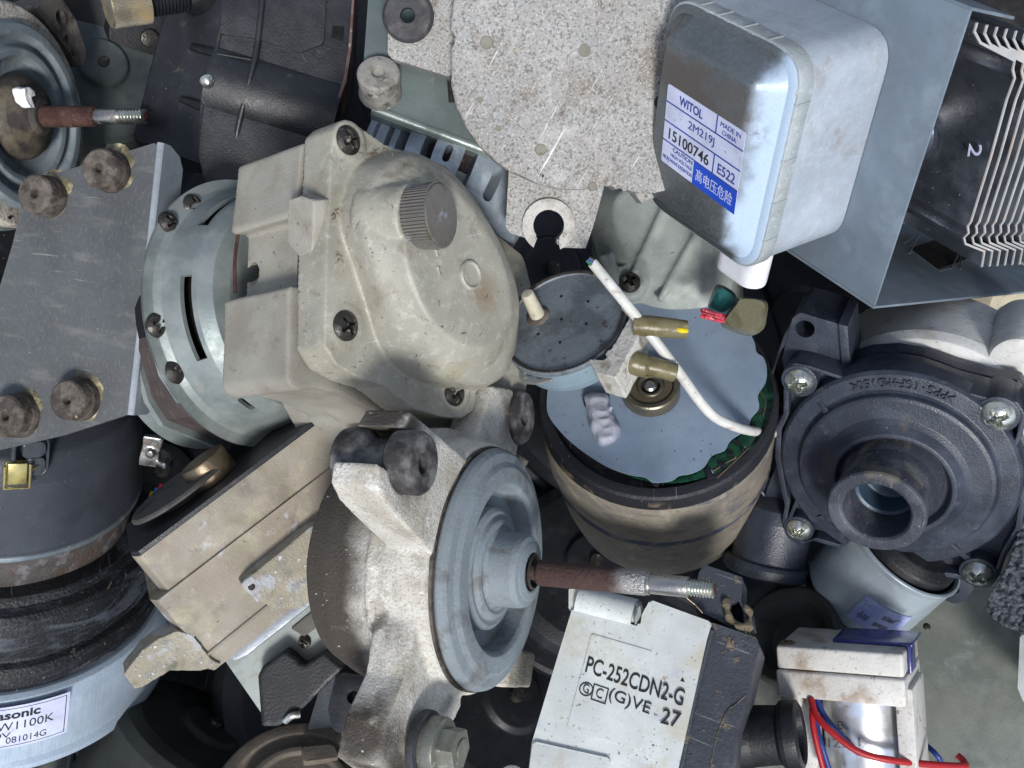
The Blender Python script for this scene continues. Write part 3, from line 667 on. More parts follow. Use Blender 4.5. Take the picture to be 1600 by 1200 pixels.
    T.add('front_plate', ext(pl, -.12, -.03, .02), M['steelgreen'], F=F2)
    T.add('stator_core', tr(join(ext(circ(0, 0, 1.55, 64), -.95, -.14), ext([(p[0] * .84, p[1] * .93) for p in pl], -.9, -.2)), (.12, -.34, 0)), mk('laminated_core', sr(74, 66, 64), .7, .2, layers=[L(sr(110, 100, 92), 3, .5, .7, .5, stretch=(1, 1, 8))], bump=(8, .3)), F=F2)
    T.add('rear_plate', tr(join(lathe([(0, -1.0), (1.5, -1.0), (1.56, -1.06), (1.5, -1.13), (1.45, -1.15), (1.6, -1.6), (1.3, -1.8), (0, -1.8)], 90), ext([(p[0] * .84, p[1] * .95) for p in pl], -1.1, -1.0, .02)), (.12, -.4, 0)), M['steelgreen'], F=F2)
    for i, (x, y, r) in enumerate(((302, 322, .18), (264, 347, .16), (246, 508, .18), (277, 578, .2))):
        p = F2.P(x, y, .0); T.add('screw', tr(screw_bm(r, .1, 10 + i * 30, cross=i != 3), p), M['darkscrew'], F=F2)
    for x, y in ((257, 373), (245, 470)):
        p = F2.P(x, y, -.03); T.add('rivet', tr(lathe([(0, .02), (.06, .02), (.08, 0), (.08, -.05)], 20), p), M['steelgreen'], F=F2)
    return T
gear_motor()

# ------------------------------------------------------------------ grey plate with four rubber feet
def foot_plate():
    F = FT(130, 450, -1.05, 37, 172)
    T = Thing('mounting_plate', 'flat dark grey steel plate with folded edge and four brown rubber feet glued on', 'mounting plate', F)
    o = F.px([(42, 285), (246, 222), (224, 430), (199, 648), (100, 680), (-40, 712), (-10, 480), (20, 380)])
    T.add('plate', ext(rnd(o, .05), -.07, 0, .02), M['platedark'])
    # folded edge
    a, b = Vector(F.loc(246, 222)), Vector(F.loc(199, 648)); d = (b - a).normalized(); n = Vector((-d.y, d.x))
    if n.x > 0: n = -n
    Lh = (b - a).length; bm = bmesh.new()
    prof = [(0, .0), (.05, -.01), (.085, -.05), (.09, -.62), (.03, -.62), (.02, -.08), (0, -.07)]
    ra = [];
    def sect(t, hmul): return [bm.verts.new((*(a + d * t + n * u), v if v > -.3 else -.0 - .62 * hmul)) for u, v in prof]
    secs = [sect(0, .35), sect(.12, .8), sect(.3, 1), sect(Lh - .25, 1), sect(Lh - .08, .9), sect(Lh, .6)]
    for A, B in zip(secs, secs[1:]):
        for i in range(len(A)): bm.faces.new((A[i], A[(i + 1) % len(A)], B[(i + 1) % len(A)], B[i]))
    bm.faces.new(secs[0]); bm.faces.new(secs[-1]); bmesh.ops.recalc_face_normals(bm, faces=bm.faces)
    T.add('folded_edge', bm, mk('sunlit_folded_edge', sr(138, 146, 154), .55, .25, layers=[L(sr(112, 118, 124), 2, .45, .66, .6), specks(.6, 8, .68)], bump=(20, .1)))  # fold paler than the plate: sun on it put into the colour
    rn = random.Random(8)
    T.add('grit', debris(F, [(*F.loc(rn.uniform(0, 235), rn.uniform(320, 640)), .003, 1, .03) for _ in range(60)], 4, .012), M['lint'])
    for (x, y, h, s) in ((52, 302, .38, 1), (153, 262, .36, 1), (103, 625, .38, 1.02), (6, 650, .38, 1.1)):
        p = F.P(x, y, h)
        bm = tr(lathe(rnd([(0, -.14), (.05, -.14), (.07, -.02), (.11, 0), (.27, 0), (.305, -.04), (.315, -.2), (.325, -.22), (.33, -h), (0, -h)], .02, 2, False), 48), (0, 0, 0), s=s)
        f = T.add('rubber_foot', tr(bm, p), M['brownrubber'])
        T.add('glue', cast([tr(lathe([(0, .02), (.32, .01), (.36, -.02), (0, -.04)], 24), (p.x - .04, p.y - .06, 0), s=(1, 1.15, 1))], .02, 2, wob=.05, wscale=6), mk('yellow_glue', sr(112, 104, 80), .5, layers=[L(sr(196, 186, 150), 4, .5, .64, .8), L(sr(84, 78, 66), 2.5, .48, .6, .9)], bump=(9, .6)), f)
    return T
foot_plate()
# ------------------------------------------------------------------ magnetron: shield box, bracket, cooling fins
def rrect(x0, y0, x1, y1, r, n=8):
    return rnd([(x0, y0), (x1, y0), (x1, y1), (x0, y1)], r, n)
def magnetron():
    F = FB(1262, 92, 3.0, 155, 261.5, 15)
    T = Thing('magnetron', 'big rounded zinc box with a white and blue label, on a finned steel bracket', 'magnetron', F)
    # size of the front from picture points
    bl = F.loc(1028, 335); x0 = F.loc(1032, 170)[0]; y1 = F.loc(1210, 446)[1]
    D = 2.05
    zn = mk('spangled_zinc_sheet', sr(150, 156, 162), .42, .8, layers=[L(sr(184, 198, 214), 11, .45, .62, .5, rough=.3, detail=2), L(sr(104, 110, 112), .9, .42, .62, .7), L(sr(90, 78, 66), 1.2, .5, .66, .5, rough=.7), specks(.5, 9, .7)], bump=(26, .05))
    # shield box (deep drawn)
    def rr(i, z): return (rrect(x0 + i, y1 + i, -i, -i, max(.08, .62 - i)), z)
    body = loft([rr(.0, -D), rr(0, -D + .1), rr(0, -.06), rr(.03, 0)], 160, False)
    sm_ = mk('box_side_zinc', sr(182, 192, 202), .48, .45, layers=[L(sr(150, 158, 168), 1.6, .42, .64, .7), L(sr(138, 138, 140), 4, .56, .68, .5, stretch=(1, .5, 1)), L(sr(150, 158, 166), 22, .5, .68, .5), L(sr(186, 196, 204), 14, .5, .7, .25, detail=2), L(sr(120, 112, 104), 1.6, .58, .74, .5, rough=.7)], bump=(26, .05))
    T.add('shield_box', body, sm_)
    lid = loft([rr(.02, 0), rr(.0, .03), rr(.0, .09), rr(.05, .12), rr(.14, .13), rr(.44, .50), rr(.50, .56), rr(.58, .575)], 160, False)
    lm = mk('lid_zinc', sr(118, 123, 126), .38, .75, layers=[L(sr(176, 196, 216), 1.5, .1, .3, .9, rough=.42, grad=[((1, 0, 0), -.62 * F.k, -.3 * F.k)]), L(sr(140, 150, 156), 24, .45, .64, .15, detail=2, rough=.4),  # right slope tinted pale blue: brightness from its facing painted in
        L(sr(92, 82, 74), 1.3, .2, .6, .75, rough=.5, metal=.3, grad=[((0, 1, 0), -1.75 * F.k, -1.2 * F.k), ((0, -1, 0), .5 * F.k, .7 * F.k), ((-1, 0, 0), .35 * F.k, .6 * F.k)]), L(sr(76, 64, 54), 4, .46, .62, .7, ball=((-.62 * F.k, -1.25 * F.k, .4), .28, .25), rough=.7), specks(.6, 9, .7)], bump=(22, .06))
    T.add('lid', lid, lm)
    # folded tabs round the rim
    ring_o = rrect(x0 - .04, y1 - .04, .04, .04, .65, 10); ring_i = rrect(x0 + .12, y1 + .12, -.12, -.12, .5, 10)
    tabs = [ext(ring_o, -.26, .07, .02, holes=[ring_i])]
    for y in (-.75, -1.75, -2.55, -3.3): tabs.append(box(.045, y, -.1, .02, .03, .30)); tabs.append(box(-.04, y, .075, .16, .03, .02, .005))
    for y in (-1.3, -1.6, -2.1, -2.35, -2.8, -3.05): tabs.append(tr(cyl(.05, 0, .02, .008, 14), (.036, y, -.12), (0, 90, 0)))
    for x in (-.8, -1.4, -2.0, -2.5): tabs.append(box(x, .045, -.1, .04, .02, .30)); tabs.append(box(x + .2, -.03, .075, .14, .08, .02, .01))
    for i in range(4):
        a = pi / 2 * (i + .5) / 4; tabs.append(tr(box(0, 0, 0, .07, .20, .04, .015), (-.62 + .60 * cos(a), -.62 + .60 * sin(a), .07), (0, 0, math.degrees(a))))
    T.add('crimped_rim', join(*tabs), mk('crimped_edge', sr(176, 184, 186), .5, .35, layers=[L(sr(150, 152, 148), 3, .5, .66, .6), L(sr(196, 200, 200), 6, .56, .7, .6)], bump=(12, .3)))
    # label
    ZL = .587; lp = lambda x, y: F.loc(x, y, ZL)
    TL, TR, BR, BL = (1044, 130), (1165.5, 208), (1147, 335.5), (1033, 250)
    lab = T.add('label', ext(rnd([lp(*p) for p in (BL, BR, TR, TL)], .05), .575, ZL, 0), M['label'])
    def q(u, v):       # position inside the label, u right, v up from its bottom
        a = Vector(BL).lerp(Vector(BR), u); b = Vector(TL).lerp(Vector(TR), u); p = a.lerp(b, v); return lp(*p)
    z = ZL + .004
    def tx(s, u0, v0, u1, v1, mat, bold=0.0):
        T.add('lettering', text(s, q(u0, v0), q(u1, v0), q(u0, v1), z, .003, bold), mat, lab)
    def ln(u0, v0, u1, v1, w=.012):
        a, b = Vector(q(u0, v0)), Vector(q(u1, v1)); d = (b - a).normalized(); n = Vector((-d.y, d.x)) * w
        return ext([a + n, a - n, b - n, b + n], ZL, z + .001)
    T.add('ruled_lines', join(ln(0, .775, 1, .775), ln(0, .53, 1, .53), ln(0, .285, 1, .285), ln(.64, .775, .64, 1), ln(.66, .285, .66, .53)), M['blueink'], lab)
    T.add('blue_panel', ext([q(.42, 0), q(1, 0), q(1, .285), q(.42, .285)], ZL, z), M['labelblue'], lab)
    tx('WITOL', .16, .83, .46, .945, M['blueink'], .02); tx('MADE IN', .69, .90, .95, .955, M['blueink']); tx('CHINA', .72, .81, .90, .865, M['blueink'])
    tx('2M219J', .30, .585, .64, .715, M['blueink']); tx('15100746', .07, .33, .60, .47, M['ink'], .01); tx('E522', .72, .33, .95, .455, M['blueink'], .01)
    tx('CAUTION', .14, .21, .40, .262, M['blueink'], .01); tx('HIGH VOLTAGE', .12, .135, .405, .18, M['blueink']); tx('MICROWAVE RADIATION', .02, .06, .41, .105, M['blueink'])
    T.add('lettering', text('高电压危险', q(.46, .07), q(.95, .07), q(.46, .22), z + .002, .003, .0), M['label'], lab)
    # bent bracket: side plate behind the box, lower and upper wings
    ZP = -D - .02; tb = .05
    xr = F.loc(1386, 492, ZP)[0]; yb = F.loc(1386, 492, ZP)[1]; yt = F.loc(1491, 6, ZP)[1]; xr = (xr + F.loc(1491, 6, ZP)[0]) / 2
    bm_ = mk('bracket_steel', sr(136, 150, 162), .42, .5, layers=[L(sr(100, 110, 120), .7, .38, .66, .8), L(sr(150, 164, 174), 1.6, .5, .75, .4), specks(.6, 9, .69), L(DUST, 4, .62, .76, .4, rough=.8)], bump=(22, .07))
    T.add('bracket', join(box((xr - 3.6) / 2 + 0, (yb + yt) / 2, ZP - tb / 2, xr + 3.6, yt - yb, tb, .015)), bm_)
    wz = 7.5
    # the wings are bent a little open: find the slant that runs along the picture's edge
    best = min((abs((F.proj((xr, yb - sin(t / 100) * 3, ZP - cos(t / 100) * 3))[1] - 492) / max(1, F.proj((xr, yb - sin(t / 100) * 3, ZP - cos(t / 100) * 3))[0] - 1386) + .243), t / 100) for t in range(-20, 60))[1]
    sl_ = Vector((0, -sin(best), -cos(best)))
    R = colmat(Vector((-1, 0, 0)), -sl_, Vector((-1, 0, 0)).cross(-sl_))
    G = F.sub((xr, yb, ZP), R)
    wing = [(0, 0), (3.3, 0), (3.3, -wz), (0, -wz)]
    holes = []
    for x, y in ((1425, 457), (1405, 458), (1489, 428), (1528, 424)):
        p = G.loc(x, y, 0); holes.append(circ(p[0], p[1], .06, 14, .06))
    wsl = [G.loc(*p) for p in ((1412, 378), (1432, 366), (1510, 398), (1468, 424))]
    T.add('bracket_wing', ext([p for p in wing], -.05, 0, .012), bm_, F=G)
    Gt = F.sub((xr, yt, ZP), R)
    T.add('bracket_wing', ext([(0, 0), (3.3, 0), (3.3, -1.3), (0, -1.3)], 0, .05, .012), bm_, F=Gt)
    # cut and bent tongues on the lower wing
    tg = []
    for (a, b, c) in (((1413, 380), (1434, 372), (1421, 396)), ((1486, 420), (1497, 398), (1501, 420))):
        A, B, C_ = (G.P(*p) for p in (a, b, c)); tg.append(tube([A, B + Vector((0, 0, .12)), C_], .014, 6, 1, False))
    tg.append(tube([G.P(1420, 390), G.P(1468, 424), G.P(1486, 419)], .014, 6, 1, False))
    T.add('bent_tongue', join(*tg), M['steelblue'], F=G)
    T.add('tongue_opening', ext([G.loc(*p) for p in ((1422, 388), (1470, 372), (1512, 404), (1466, 421))], .002, .006), M['darkgap'], F=G)
    # cooling fins: bent sheets seen on edge
    R2 = colmat(Vector((0, 1, 0)), Vector((0, 0, 1)), Vector((1, 0, 0)))
    X = F.sub((xr - .12, 0, 0), R2)
    fin = [(1525, 35), (1521, 49), (1530, 66), (1584, 94), (1581, 108), (1584, 122), (1572, 154), (1547, 245), (1516, 346), (1511, 353), (1512, 364), (1505, 371), (1507, 380), (1537, 392), (1533, 416)]
    loc0 = [Vector(X.loc(*p)) for p in fin]
    step = (Vector(X.loc(1522, 346)) - Vector(X.loc(1508, 350)))
    sz = .31
    fm = mk('bright_fin_sheet', sr(128, 134, 144), .3, .9, layers=[L(sr(104, 110, 122), .6, .4, .65, .6), lspecks(a=.6), specks(.5, 12, .7)], bump=(10, .08))
    em = mk('fin_edge', sr(205, 206, 206), .35, .3, layers=[L(sr(200, 160, 130), 2, .5, .7, .6)], bump=(20, .1))  # edges paler than the sheets: the light they catch put into the colour
    for k in range(8):
        pts = [(p.x + sl_.y * sz * k, p.y + sl_.z * sz * k) for p in loc0]
        A, B = [], []
        for i, p in enumerate(pts):
            q0, q1 = Vector(pts[max(i - 1, 0)]), Vector(pts[min(i + 1, len(pts) - 1)]); d = (q1 - q0).normalized(); nn = Vector((-d.y, d.x)) * .017
            A.append((p[0] + nn.x, p[1] + nn.y)); B.append((p[0] - nn.x, p[1] - nn.y))
        f = T.add('cooling_fin', ext(A + B[::-1], -2.7, 0), fm, F=X)
        A2 = [(p[0] + (a[0] - p[0]) * 1.25, p[1] + (a[1] - p[1]) * 1.25) for p, a in zip(pts, A)]; B2 = [(p[0] + (a[0] - p[0]) * 1.25, p[1] + (a[1] - p[1]) * 1.25) for p, a in zip(pts, B)]
        T.add('fin_edge', ext(A2 + B2[::-1], 0.001, .03), em, f, F=X)
        if k == 0:
            Yf = loc0[6:9]; zf = sum(p.y for p in Yf) / 3; c = F.P(1525, 232, zf + .03)
            # stamped figure and the round collar on the first fin
            zz = zf + .12; a, b, t_ = F.loc(1515, 224, zz), F.loc(1512, 244, zz), F.loc(1535, 226, zz)
            T.add('stamped_figure', text('2', a, b, t_, zz, .01), M['label'], f, F=F)
            c = F.P(1424, 206, zf)
            T.add('collar', tr(lathe([(.62, zf + .02), (.55, zf + .05), (.50, zf + .28), (.46, zf + .30), (.42, zf + .2)], 64), (c.x, c.y, 0)), fm, f, F=F)
            c = F.P(1565, 130, zf)
    T.add('anode', tr(lathe([(.36, -D - .1), (.36, -4.5), (0, -4.5)], 48), (F.loc(1410, 206, -4.3)[0], F.loc(1410, 206, -4.3)[1], 0)), M['baresteel'])
    # white filter connector with sleeved leads
    R3 = colmat(Vector((1, 0, 0)), Vector((0, 0, 1)), Vector((0, -1, 0)))
    c = F.loc(1160, 418, -.72); Cn = F.sub((c[0], y1 + .1, -.72), R3)
    cc = capsule((-.28, 0), (.28, 0), .30, 12)
    def sc_(k): return [(a * k, b * k) for a, b in cc]
    cn = T.add('connector', loft([(sc_(1.02), 0), (cc, .86), (sc_(.985), .92), (sc_(.93), .94)], 64, False), mk('white_connector', sr(216, 218, 222), .45, layers=[specks(.5, 14, .66), L(sr(180, 180, 186), 2, .5, .7, .5)], bump=(10, .05)), F=Cn)
    def leads(pts, r): return tube([F.at(*p) for p in pts], r, 12, 6)
    sl = mk('clear_olive_sleeve', sr(150, 146, 118), .25, layers=[L(sr(196, 196, 176), 3, .5, .68, .6), L(sr(110, 100, 74), 2, .5, .66, .6)], trans=.35, bump=(8, .2))
    tl = mk('teal_sleeve', sr(24, 84, 84), .3, layers=[L(sr(70, 130, 130), 2.6, .52, .7, .7)], bump=(7, .25))
    rd = mk('frayed_pink_red', sr(206, 66, 84), .6, layers=[L(sr(120, 30, 50), 7, .5, .6, .8), L(sr(230, 150, 150), 9, .6, .7, .7)], bump=(9, .6))
    s1 = T.add('sleeve', loft([([F.loc(*p, -.75) for p in ((1128, 510), (1168, 525), (1192, 515), (1198, 495), (1196, 470), (1155, 465), (1146, 476), (1134, 492))], -.75), ([F.loc(*p, -.45) for p in ((1133, 505), (1168, 518), (1188, 510), (1194, 492), (1192, 472), (1160, 467), (1150, 478), (1139, 492))], -.45)], 60), sl, label='clear olive sleeve')
    T.add('sleeve', loft([([F.loc(*p, -1.0) for p in ((1106, 478), (1112, 488), (1134, 492), (1150, 476), (1148, 458), (1122, 444), (1112, 460))], -1.0), ([F.loc(*p, -.7) for p in ((1110, 476), (1116, 484), (1132, 487), (1145, 474), (1143, 460), (1124, 450), (1116, 462))], -.7)], 50), tl, label='teal green sleeve')
    rn = random.Random(4); st = []
    z0 = F.world((*F.loc(1140, 498, -.6), -.6)).z
    for i in range(16):
        dy = rn.uniform(-6, 6); st.append(tube([F.at(1150, 500 + dy * .5, z0), F.at(1125, 497 + dy, z0 + .05), F.at(1096 + rn.uniform(-3, 10), 489 + dy * 1.1, z0 + rn.uniform(-.05, .1))], rn.uniform(.018, .035), 6, 4))
    T.add('frayed_wire', join(*st), rd)
    return T
magnetron()
# ------------------------------------------------------------------ dirty white disc casting with a horseshoe lug (top middle)
def white_disc():
    F = FT(900, 95, .8, 8, 60)
    T = Thing('fan_motor', 'large speckled white disc casting with a horseshoe lug and a black rubber ring', 'motor', F)
    P = lambda pts, z=0.0: F.px(pts, z)
    o = [(703, 45), (705, 50), (714, 54), (717, 62), (712, 69), (703, 71), (705, 130), (713, 168), (728, 200), (748, 228), (772, 251), (800, 270), (835, 286), (872, 295), (905, 297), (933, 294), (940, 285), (950, 286), (962, 297), (975, 293), (986, 300), (1000, 303), (1020, 296), (1060, 300), (1140, 250), (1150, 60), (1140, -60), (1000, -140), (850, -130), (740, -60), (708, 0)]
    top = ext(P(o), -.75, 0, .07, seg=3)
    cut = [tr(cyl(.06, -.2, .2, 0, 20), (*P([(1034, 160)])[0], 0))]
    groove = []
    body = cast([top], .03, 2, wob=.018, wscale=3)
    wm = mk('speckled_white_casting', sr(156, 156, 153), .8, layers=[L(sr(150, 146, 140), 1.7, .4, .62, .6), L(sr(120, 106, 90), 1.2, .52, .70, .7), L(sr(92, 88, 84), 24, .50, .62, .75, detail=6, seed=2), L(sr(196, 196, 194), 30, .54, .64, .6, detail=4, seed=9), L(sr(88, 84, 80), 9, .60, .68, .7, dist=.5),
        L(sr(188, 187, 184), 2.2, .54, .70, .5, seed=3), L((.025, .022, .02), 6, .70, .73, .95, h=-.3, seed=5), scr((.85, .85, .83), .7, 2.2, (0, 0, 60), .66), L(sr(150, 132, 108), 5, .66, .72, .7, seed=7)], bump=(20, .45))
    T.add('disc', body, wm)
    ring = T.add('seam_ring', lathe([(0, -1.6), (1.9, -1.6), (1.95, -1.0), (1.95, -.74), (0, -.74)], 96), wm)
    lug = ext(rnd(P([(796, 250), (790, 354), (797, 364), (833, 376), (838, 371), (831, 360), (831, 346), (842, 331), (858, 327), (877, 334), (884, 350), (880, 364), (870, 374), (870, 381), (880, 387), (915, 388), (928, 350), (945, 288), (940, 240)], -.45), .02), -.95, -.45, .04)
    c = P([(857, 352)], -.45)[0]
    hr = []
    for t in range(25):
        a = radians(-124 + 300 * t / 24); hr.append((c[0] + .44 * cos(a), c[1] + .44 * sin(a)))
    hi = [(c[0] + .275 * cos(radians(-116 + 284 * t / 24)), c[1] + .275 * sin(radians(-116 + 284 * t / 24))) for t in range(25)]
    horse = ext(hr + hi[::-1], -.5, -.36, .02)
    T.add('horseshoe_lug', lug, wm); T.add('lug_rim', horse, mk('worn_lug_rim', sr(182, 180, 174), .75, layers=[specks(.6, 10, .64), L(sr(140, 134, 124), 3, .45, .65, .7), L(sr(110, 106, 100), 22, .54, .66, .5)], bump=(20, .4)))
    lug2 = ext(rnd(P([(606, -40), (606, 84), (613, 92), (702, 120), (740, 60), (740, -40)], -.5), .04), -1.0, -.5, .04)
    T.add('side_lug', boolean(lug2, [tr(cyl(.2, -1.3, 0, 0), (*P([(638, 24)], -.5)[0], 0))]), wm)
    T.add('corner_lug', ext(P([(985, 296), (1002, 318), (1030, 306), (1032, 280)], -.35), -.9, -.3, .03), wm)
    p = F.P(637, 24, -.34); T.add('rubber_ring', tr(lathe(rnd([(.12, 0), (.36, .0), (.41, -.05), (.41, -.12), (.36, -.16), (.12, -.16), (.12, 0)], .03, 2, False), 56), p), M['rubber'], label='black rubber ring on the side lug')
    for (x, y, r) in ((760, 66, .1), (913, 79, .1), (845, 234, .095), (750, 156, .05), (779, 201, .048), (926, 291, .07)):
        T.add('pin', tr(lathe([(0, .02), (r * .9, .02), (r, .0), (r * 1.02, -.05)], 24), F.P(x, y, .0)), mk('grey_pin', sr(122, 120, 108), .6, layers=[specks(.6, 9, .6)], bump=(14, .3)) if 'pinm' not in M else M['pinm'])
    T.add('pin', tr(lathe([(0, -.02), (.1, -.02), (.12, -.05)], 24), F.P(1034, 160, .05)), M['darkscrew'])
    return T
M['pinm'] = mk('grey_pin', sr(122, 120, 108), .6, layers=[specks(.6, 9, .6)], bump=(14, .3))
white_disc()

# ------------------------------------------------------------------ steel motor with long slots and a bracket (top, left of the disc)
def slotted_motor():
    F = FT(672, 345, -1.8, 66, -112)
    T = Thing('slotted_motor', 'bluish steel motor drum with long cooling slots under a grey bracket with rubber grommet', 'motor', F)
    R = 1.42
    prof = [(0, .12), (.9, .12), (1.2, .06), (1.36, -.1), (R, -.4), (R, -4.6), (0, -4.6)]
    inner = [(0, -4.5), (R - .07, -4.5), (R - .07, -.42), (1.28, -.14), (1.15, 0), (0, .04)]
    b = lathe(prof + inner[::-1][::-1], 120, rr=.06)
    cuts = []
    for (p, q, w) in (((592, 196), (562, 262), .07), ((618, 186), (597, 242), .06), ((640, 190), (612, 260), .09), ((675, 214), (658, 258), .09), ((704, 232), (695, 246), .055), ((737, 226), (722, 292), .10), ((781, 270), (763, 303), .085)):
        (a, z), (a2, z2) = cylhit(F, *p, R), cylhit(F, *q, R); am = (a + a2) / 2
        cuts.append(along(ext(capsule((0, z), (0, z2), w), -.35, .3), (R * cos(am), R * sin(am), 0), (cos(am), sin(am), 0), (-sin(am), cos(am), 0)))
    b = boolean(b, cuts)
    T.add('drum', b, mk('blue_zinc_drum', sr(178, 190, 200), .4, .45, layers=[L(sr(112, 126, 138), 1.3, .42, .62, .7), L(sr(190, 200, 208), 4, .5, .66, .4), L(DUST, 2.6, .58, .76, .4, rough=.8), specks(.6, 9, .69)], bump=(20, .06)))
    T.add('winding', lathe([(0, -.3), (1.0, -.3), (1.15, -.6), (1.15, -4), (0, -4)], 60), mk('dark_windings', (.03, .022, .03), .35, .3, layers=[L((.10, .06, .04), 8, .5, .65, .8)], bump=(20, .6)))
    # bracket above the drum
    B = FT(660, 120, -.35, 16, 80)
    o = [(578, -40), (566, 130), (584, 168), (742, 222), (765, 225), (790, 120), (790, -40)]
    T.add('bracket', ext(rnd(B.px(o), .05), -.06, 0, .02), mk('grey_green_bracket', sr(104, 116, 115), .45, .4, layers=[L(sr(84, 94, 94), 1.2, .4, .65, .7), L(DUST, 2.4, .6, .76, .4, rough=.85), lspecks(a=.6)], bump=(18, .08)), F=B)
    a, b_ = Vector(B.loc(582, 168)), Vector(B.loc(765, 236)); d = (b_ - a).normalized(); n = Vector((-d.y, d.x)); Lh = (b_ - a).length
    bm = tube([Vector((*a, -.06)), Vector((*b_, -.06))], .085, 14, 1, False)
    fl = ext([tuple(a - n * .0), tuple(b_), tuple(b_ - n * .09), tuple(a - n * .09)], -.42, -.05, .01)
    T.add('bracket_fold', join(bm, fl), mk('bright_fold', sr(146, 158, 154), .4, .5, layers=[L(sr(88, 98, 98), 2, .5, .7, .7), L((.6, .62, .58), 5, .62, .7, .6)], bump=(14, .12)), F=B)  # paler than the bracket: highlight along the fold put into the colour
    g = FT(591, 112, .1, 40, 95)
    cg = mk('clouded_grommet', sr(150, 148, 142), .5, layers=[L(sr(112, 106, 98), 3, .45, .62, .8), L(sr(70, 62, 54), 6, .56, .66, .8), L(sr(186, 190, 190), 5, .6, .7, .6)], bump=(14, .35))
    T.add('rubber_grommet', lathe(rnd([(.0, -.1), (.10, -.1), (.11, 0), (.31, .0), (.34, -.04), (.33, -.35), (.36, -.52), (0, -.52)], .025, 2, False), 48), cg, F=g)
    T.add('terminal_post', tube([B.P(703, 120, .02), B.P(706, 160, .02)], .05, 10, 1, False), M['darkscrew'], F=B)
    return T
slotted_motor()

# ------------------------------------------------------------------ black housing, top left
def black_housing():
    F = FT(380, 130, -2.6, 12, 120)
    T = Thing('plastic_housing', 'black scratched plastic housing with side fins and a rusty rim on its right edge', 'housing', F)
    P = lambda pts, z=0.0: F.px(pts, z)
    T.add('main_shell', ext(rnd(P([(356, -60), (350, 20), (337, 84), (328, 118), (316, 165), (311, 245), (330, 330), (440, 330), (520, 190), (533, 150), (549, 80), (556, -60)], 0), .06), -3.2, 0, .05), M['black'])
    side = hexa([(*F.loc(262, -60, -.9), -3.0), (*F.loc(360, -60, -.2), -3.0), (*F.loc(312, 250, -.2), -3.0), (*F.loc(196, 240, -.9), -3.0)],
                [(*F.loc(276, -60, -.75), -.75), (*F.loc(362, -60, -.12), -.12), (*F.loc(314, 258, -.12), -.12), (*F.loc(206, 216, -.75), -.75)], .06)
    T.add('side_wall', side, M['black'])
    low = loft([(rrect(*F.loc(318, 320), *F.loc(545, 100), .3), -.2), (rrect(*F.loc(322, 300), *F.loc(540, 108), .4), .05)], 60, False)
    roll = tube([F.P(334, 130, -.62), F.P(528, 188, -.62)], .78, 36, 1, False)
    T.add('rounded_bulge', roll, M['black'])
    T.add('upper_panel', ext(rnd(P([(352, -60), (345, 55), (400, 62), (470, 84), (506, 70), (512, -60)], 0), .05), 0, .09, .03), M['black'])
    T.add('seam_rib', tube([F.P(412, -20, .1), F.P(402, 70, .1), F.P(390, 125, .12), F.P(371, 205, -.02), F.P(366, 260, -.2)], .05, 10, 5), M['black'])
    T.add('edge_rib', tube([F.P(356, -20, .02), F.P(337, 84, .02), F.P(316, 165, .0), F.P(311, 245, -.05)], .03, 8, 5), M['black'])
    for a, b in (((296, 72), (340, 88)), ((280, 154), (318, 170))):
        A, B = Vector(F.loc(*a, -.3)), Vector(F.loc(*b, -.3)); d = (B - A).normalized(); n = Vector((-d.y, d.x)) * .06
        T.add('fin', hexa([(*(A + n), -.9), (*(A - n), -.9), (*(B - n), -.9), (*(B + n), -.9)], [(*(A + n * .6), -.28), (*(A - n * .6), -.28), (*(B - n), -.02), (*(B + n), -.02)], .015), M['blackdeep'])
    T.add('fin', tube([F.P(340, 84, .06), F.P(392, 93, .10)], .018, 8, 1, False), M['black'])
    T.add('screw', along(screw_bm(.12, .10, 0, cross=False), F.P(325, 128, .14), (-.9, .1, .5)), M['zinc'])
    T.add('opening', ext(rnd(P([(520, 40), (538, 42), (536, 65), (518, 58)], 0), .02), -.01, .012), M['darkgap'])
    e = [(558, -60), (549, 80), (541, 130), (520, 192)]
    A = [Vector(F.loc(*p)) for p in e]
    T.add('rusty_rim', ext([tuple(p) for p in A] + [(p.x + .07, p.y) for p in A[::-1]], -1.6, .12, .02), mk('rusty_edge', sr(108, 90, 84), .75, layers=[L(sr(84, 62, 56), 4, .45, .62, .8), L(sr(190, 186, 182), 5, .6, .68, .8)], bump=(14, .5)))
    return T
black_housing()

# ------------------------------------------------------------------ knurled cap at the top edge
def knurled_cap():
    F = FT(166, 8, -2.0, 78, 187)
    T = Thing('threaded_plug', 'brass-tinted knurled cap on a black threaded stub at the top edge', 'plug', F)
    k = T.add('knurled_cap', tr(knurl(.36, .62, 60, .015), (0, 0, -.62)), mk('knurled_metal', sr(176, 168, 150), .35, .8, layers=[L(sr(150, 124, 70), 2, .48, .68, .7)], bump=(10, .15)))
    th = [(0, -.6)]
    for i in range(12): th += [(.27, -.62 - i * .055), (.235, -.645 - i * .055)]
    th += [(.27, -1.3), (0, -1.3)]
    T.add('thread', lathe(th, 40), M['blackdeep'])
    T.add('stub', lathe(rnd([(0, -1.25), (.33, -1.25), (.34, -2.2), (0, -2.2)], .04, 2, False), 40), M['blackdeep'])
    return T
knurled_cap()

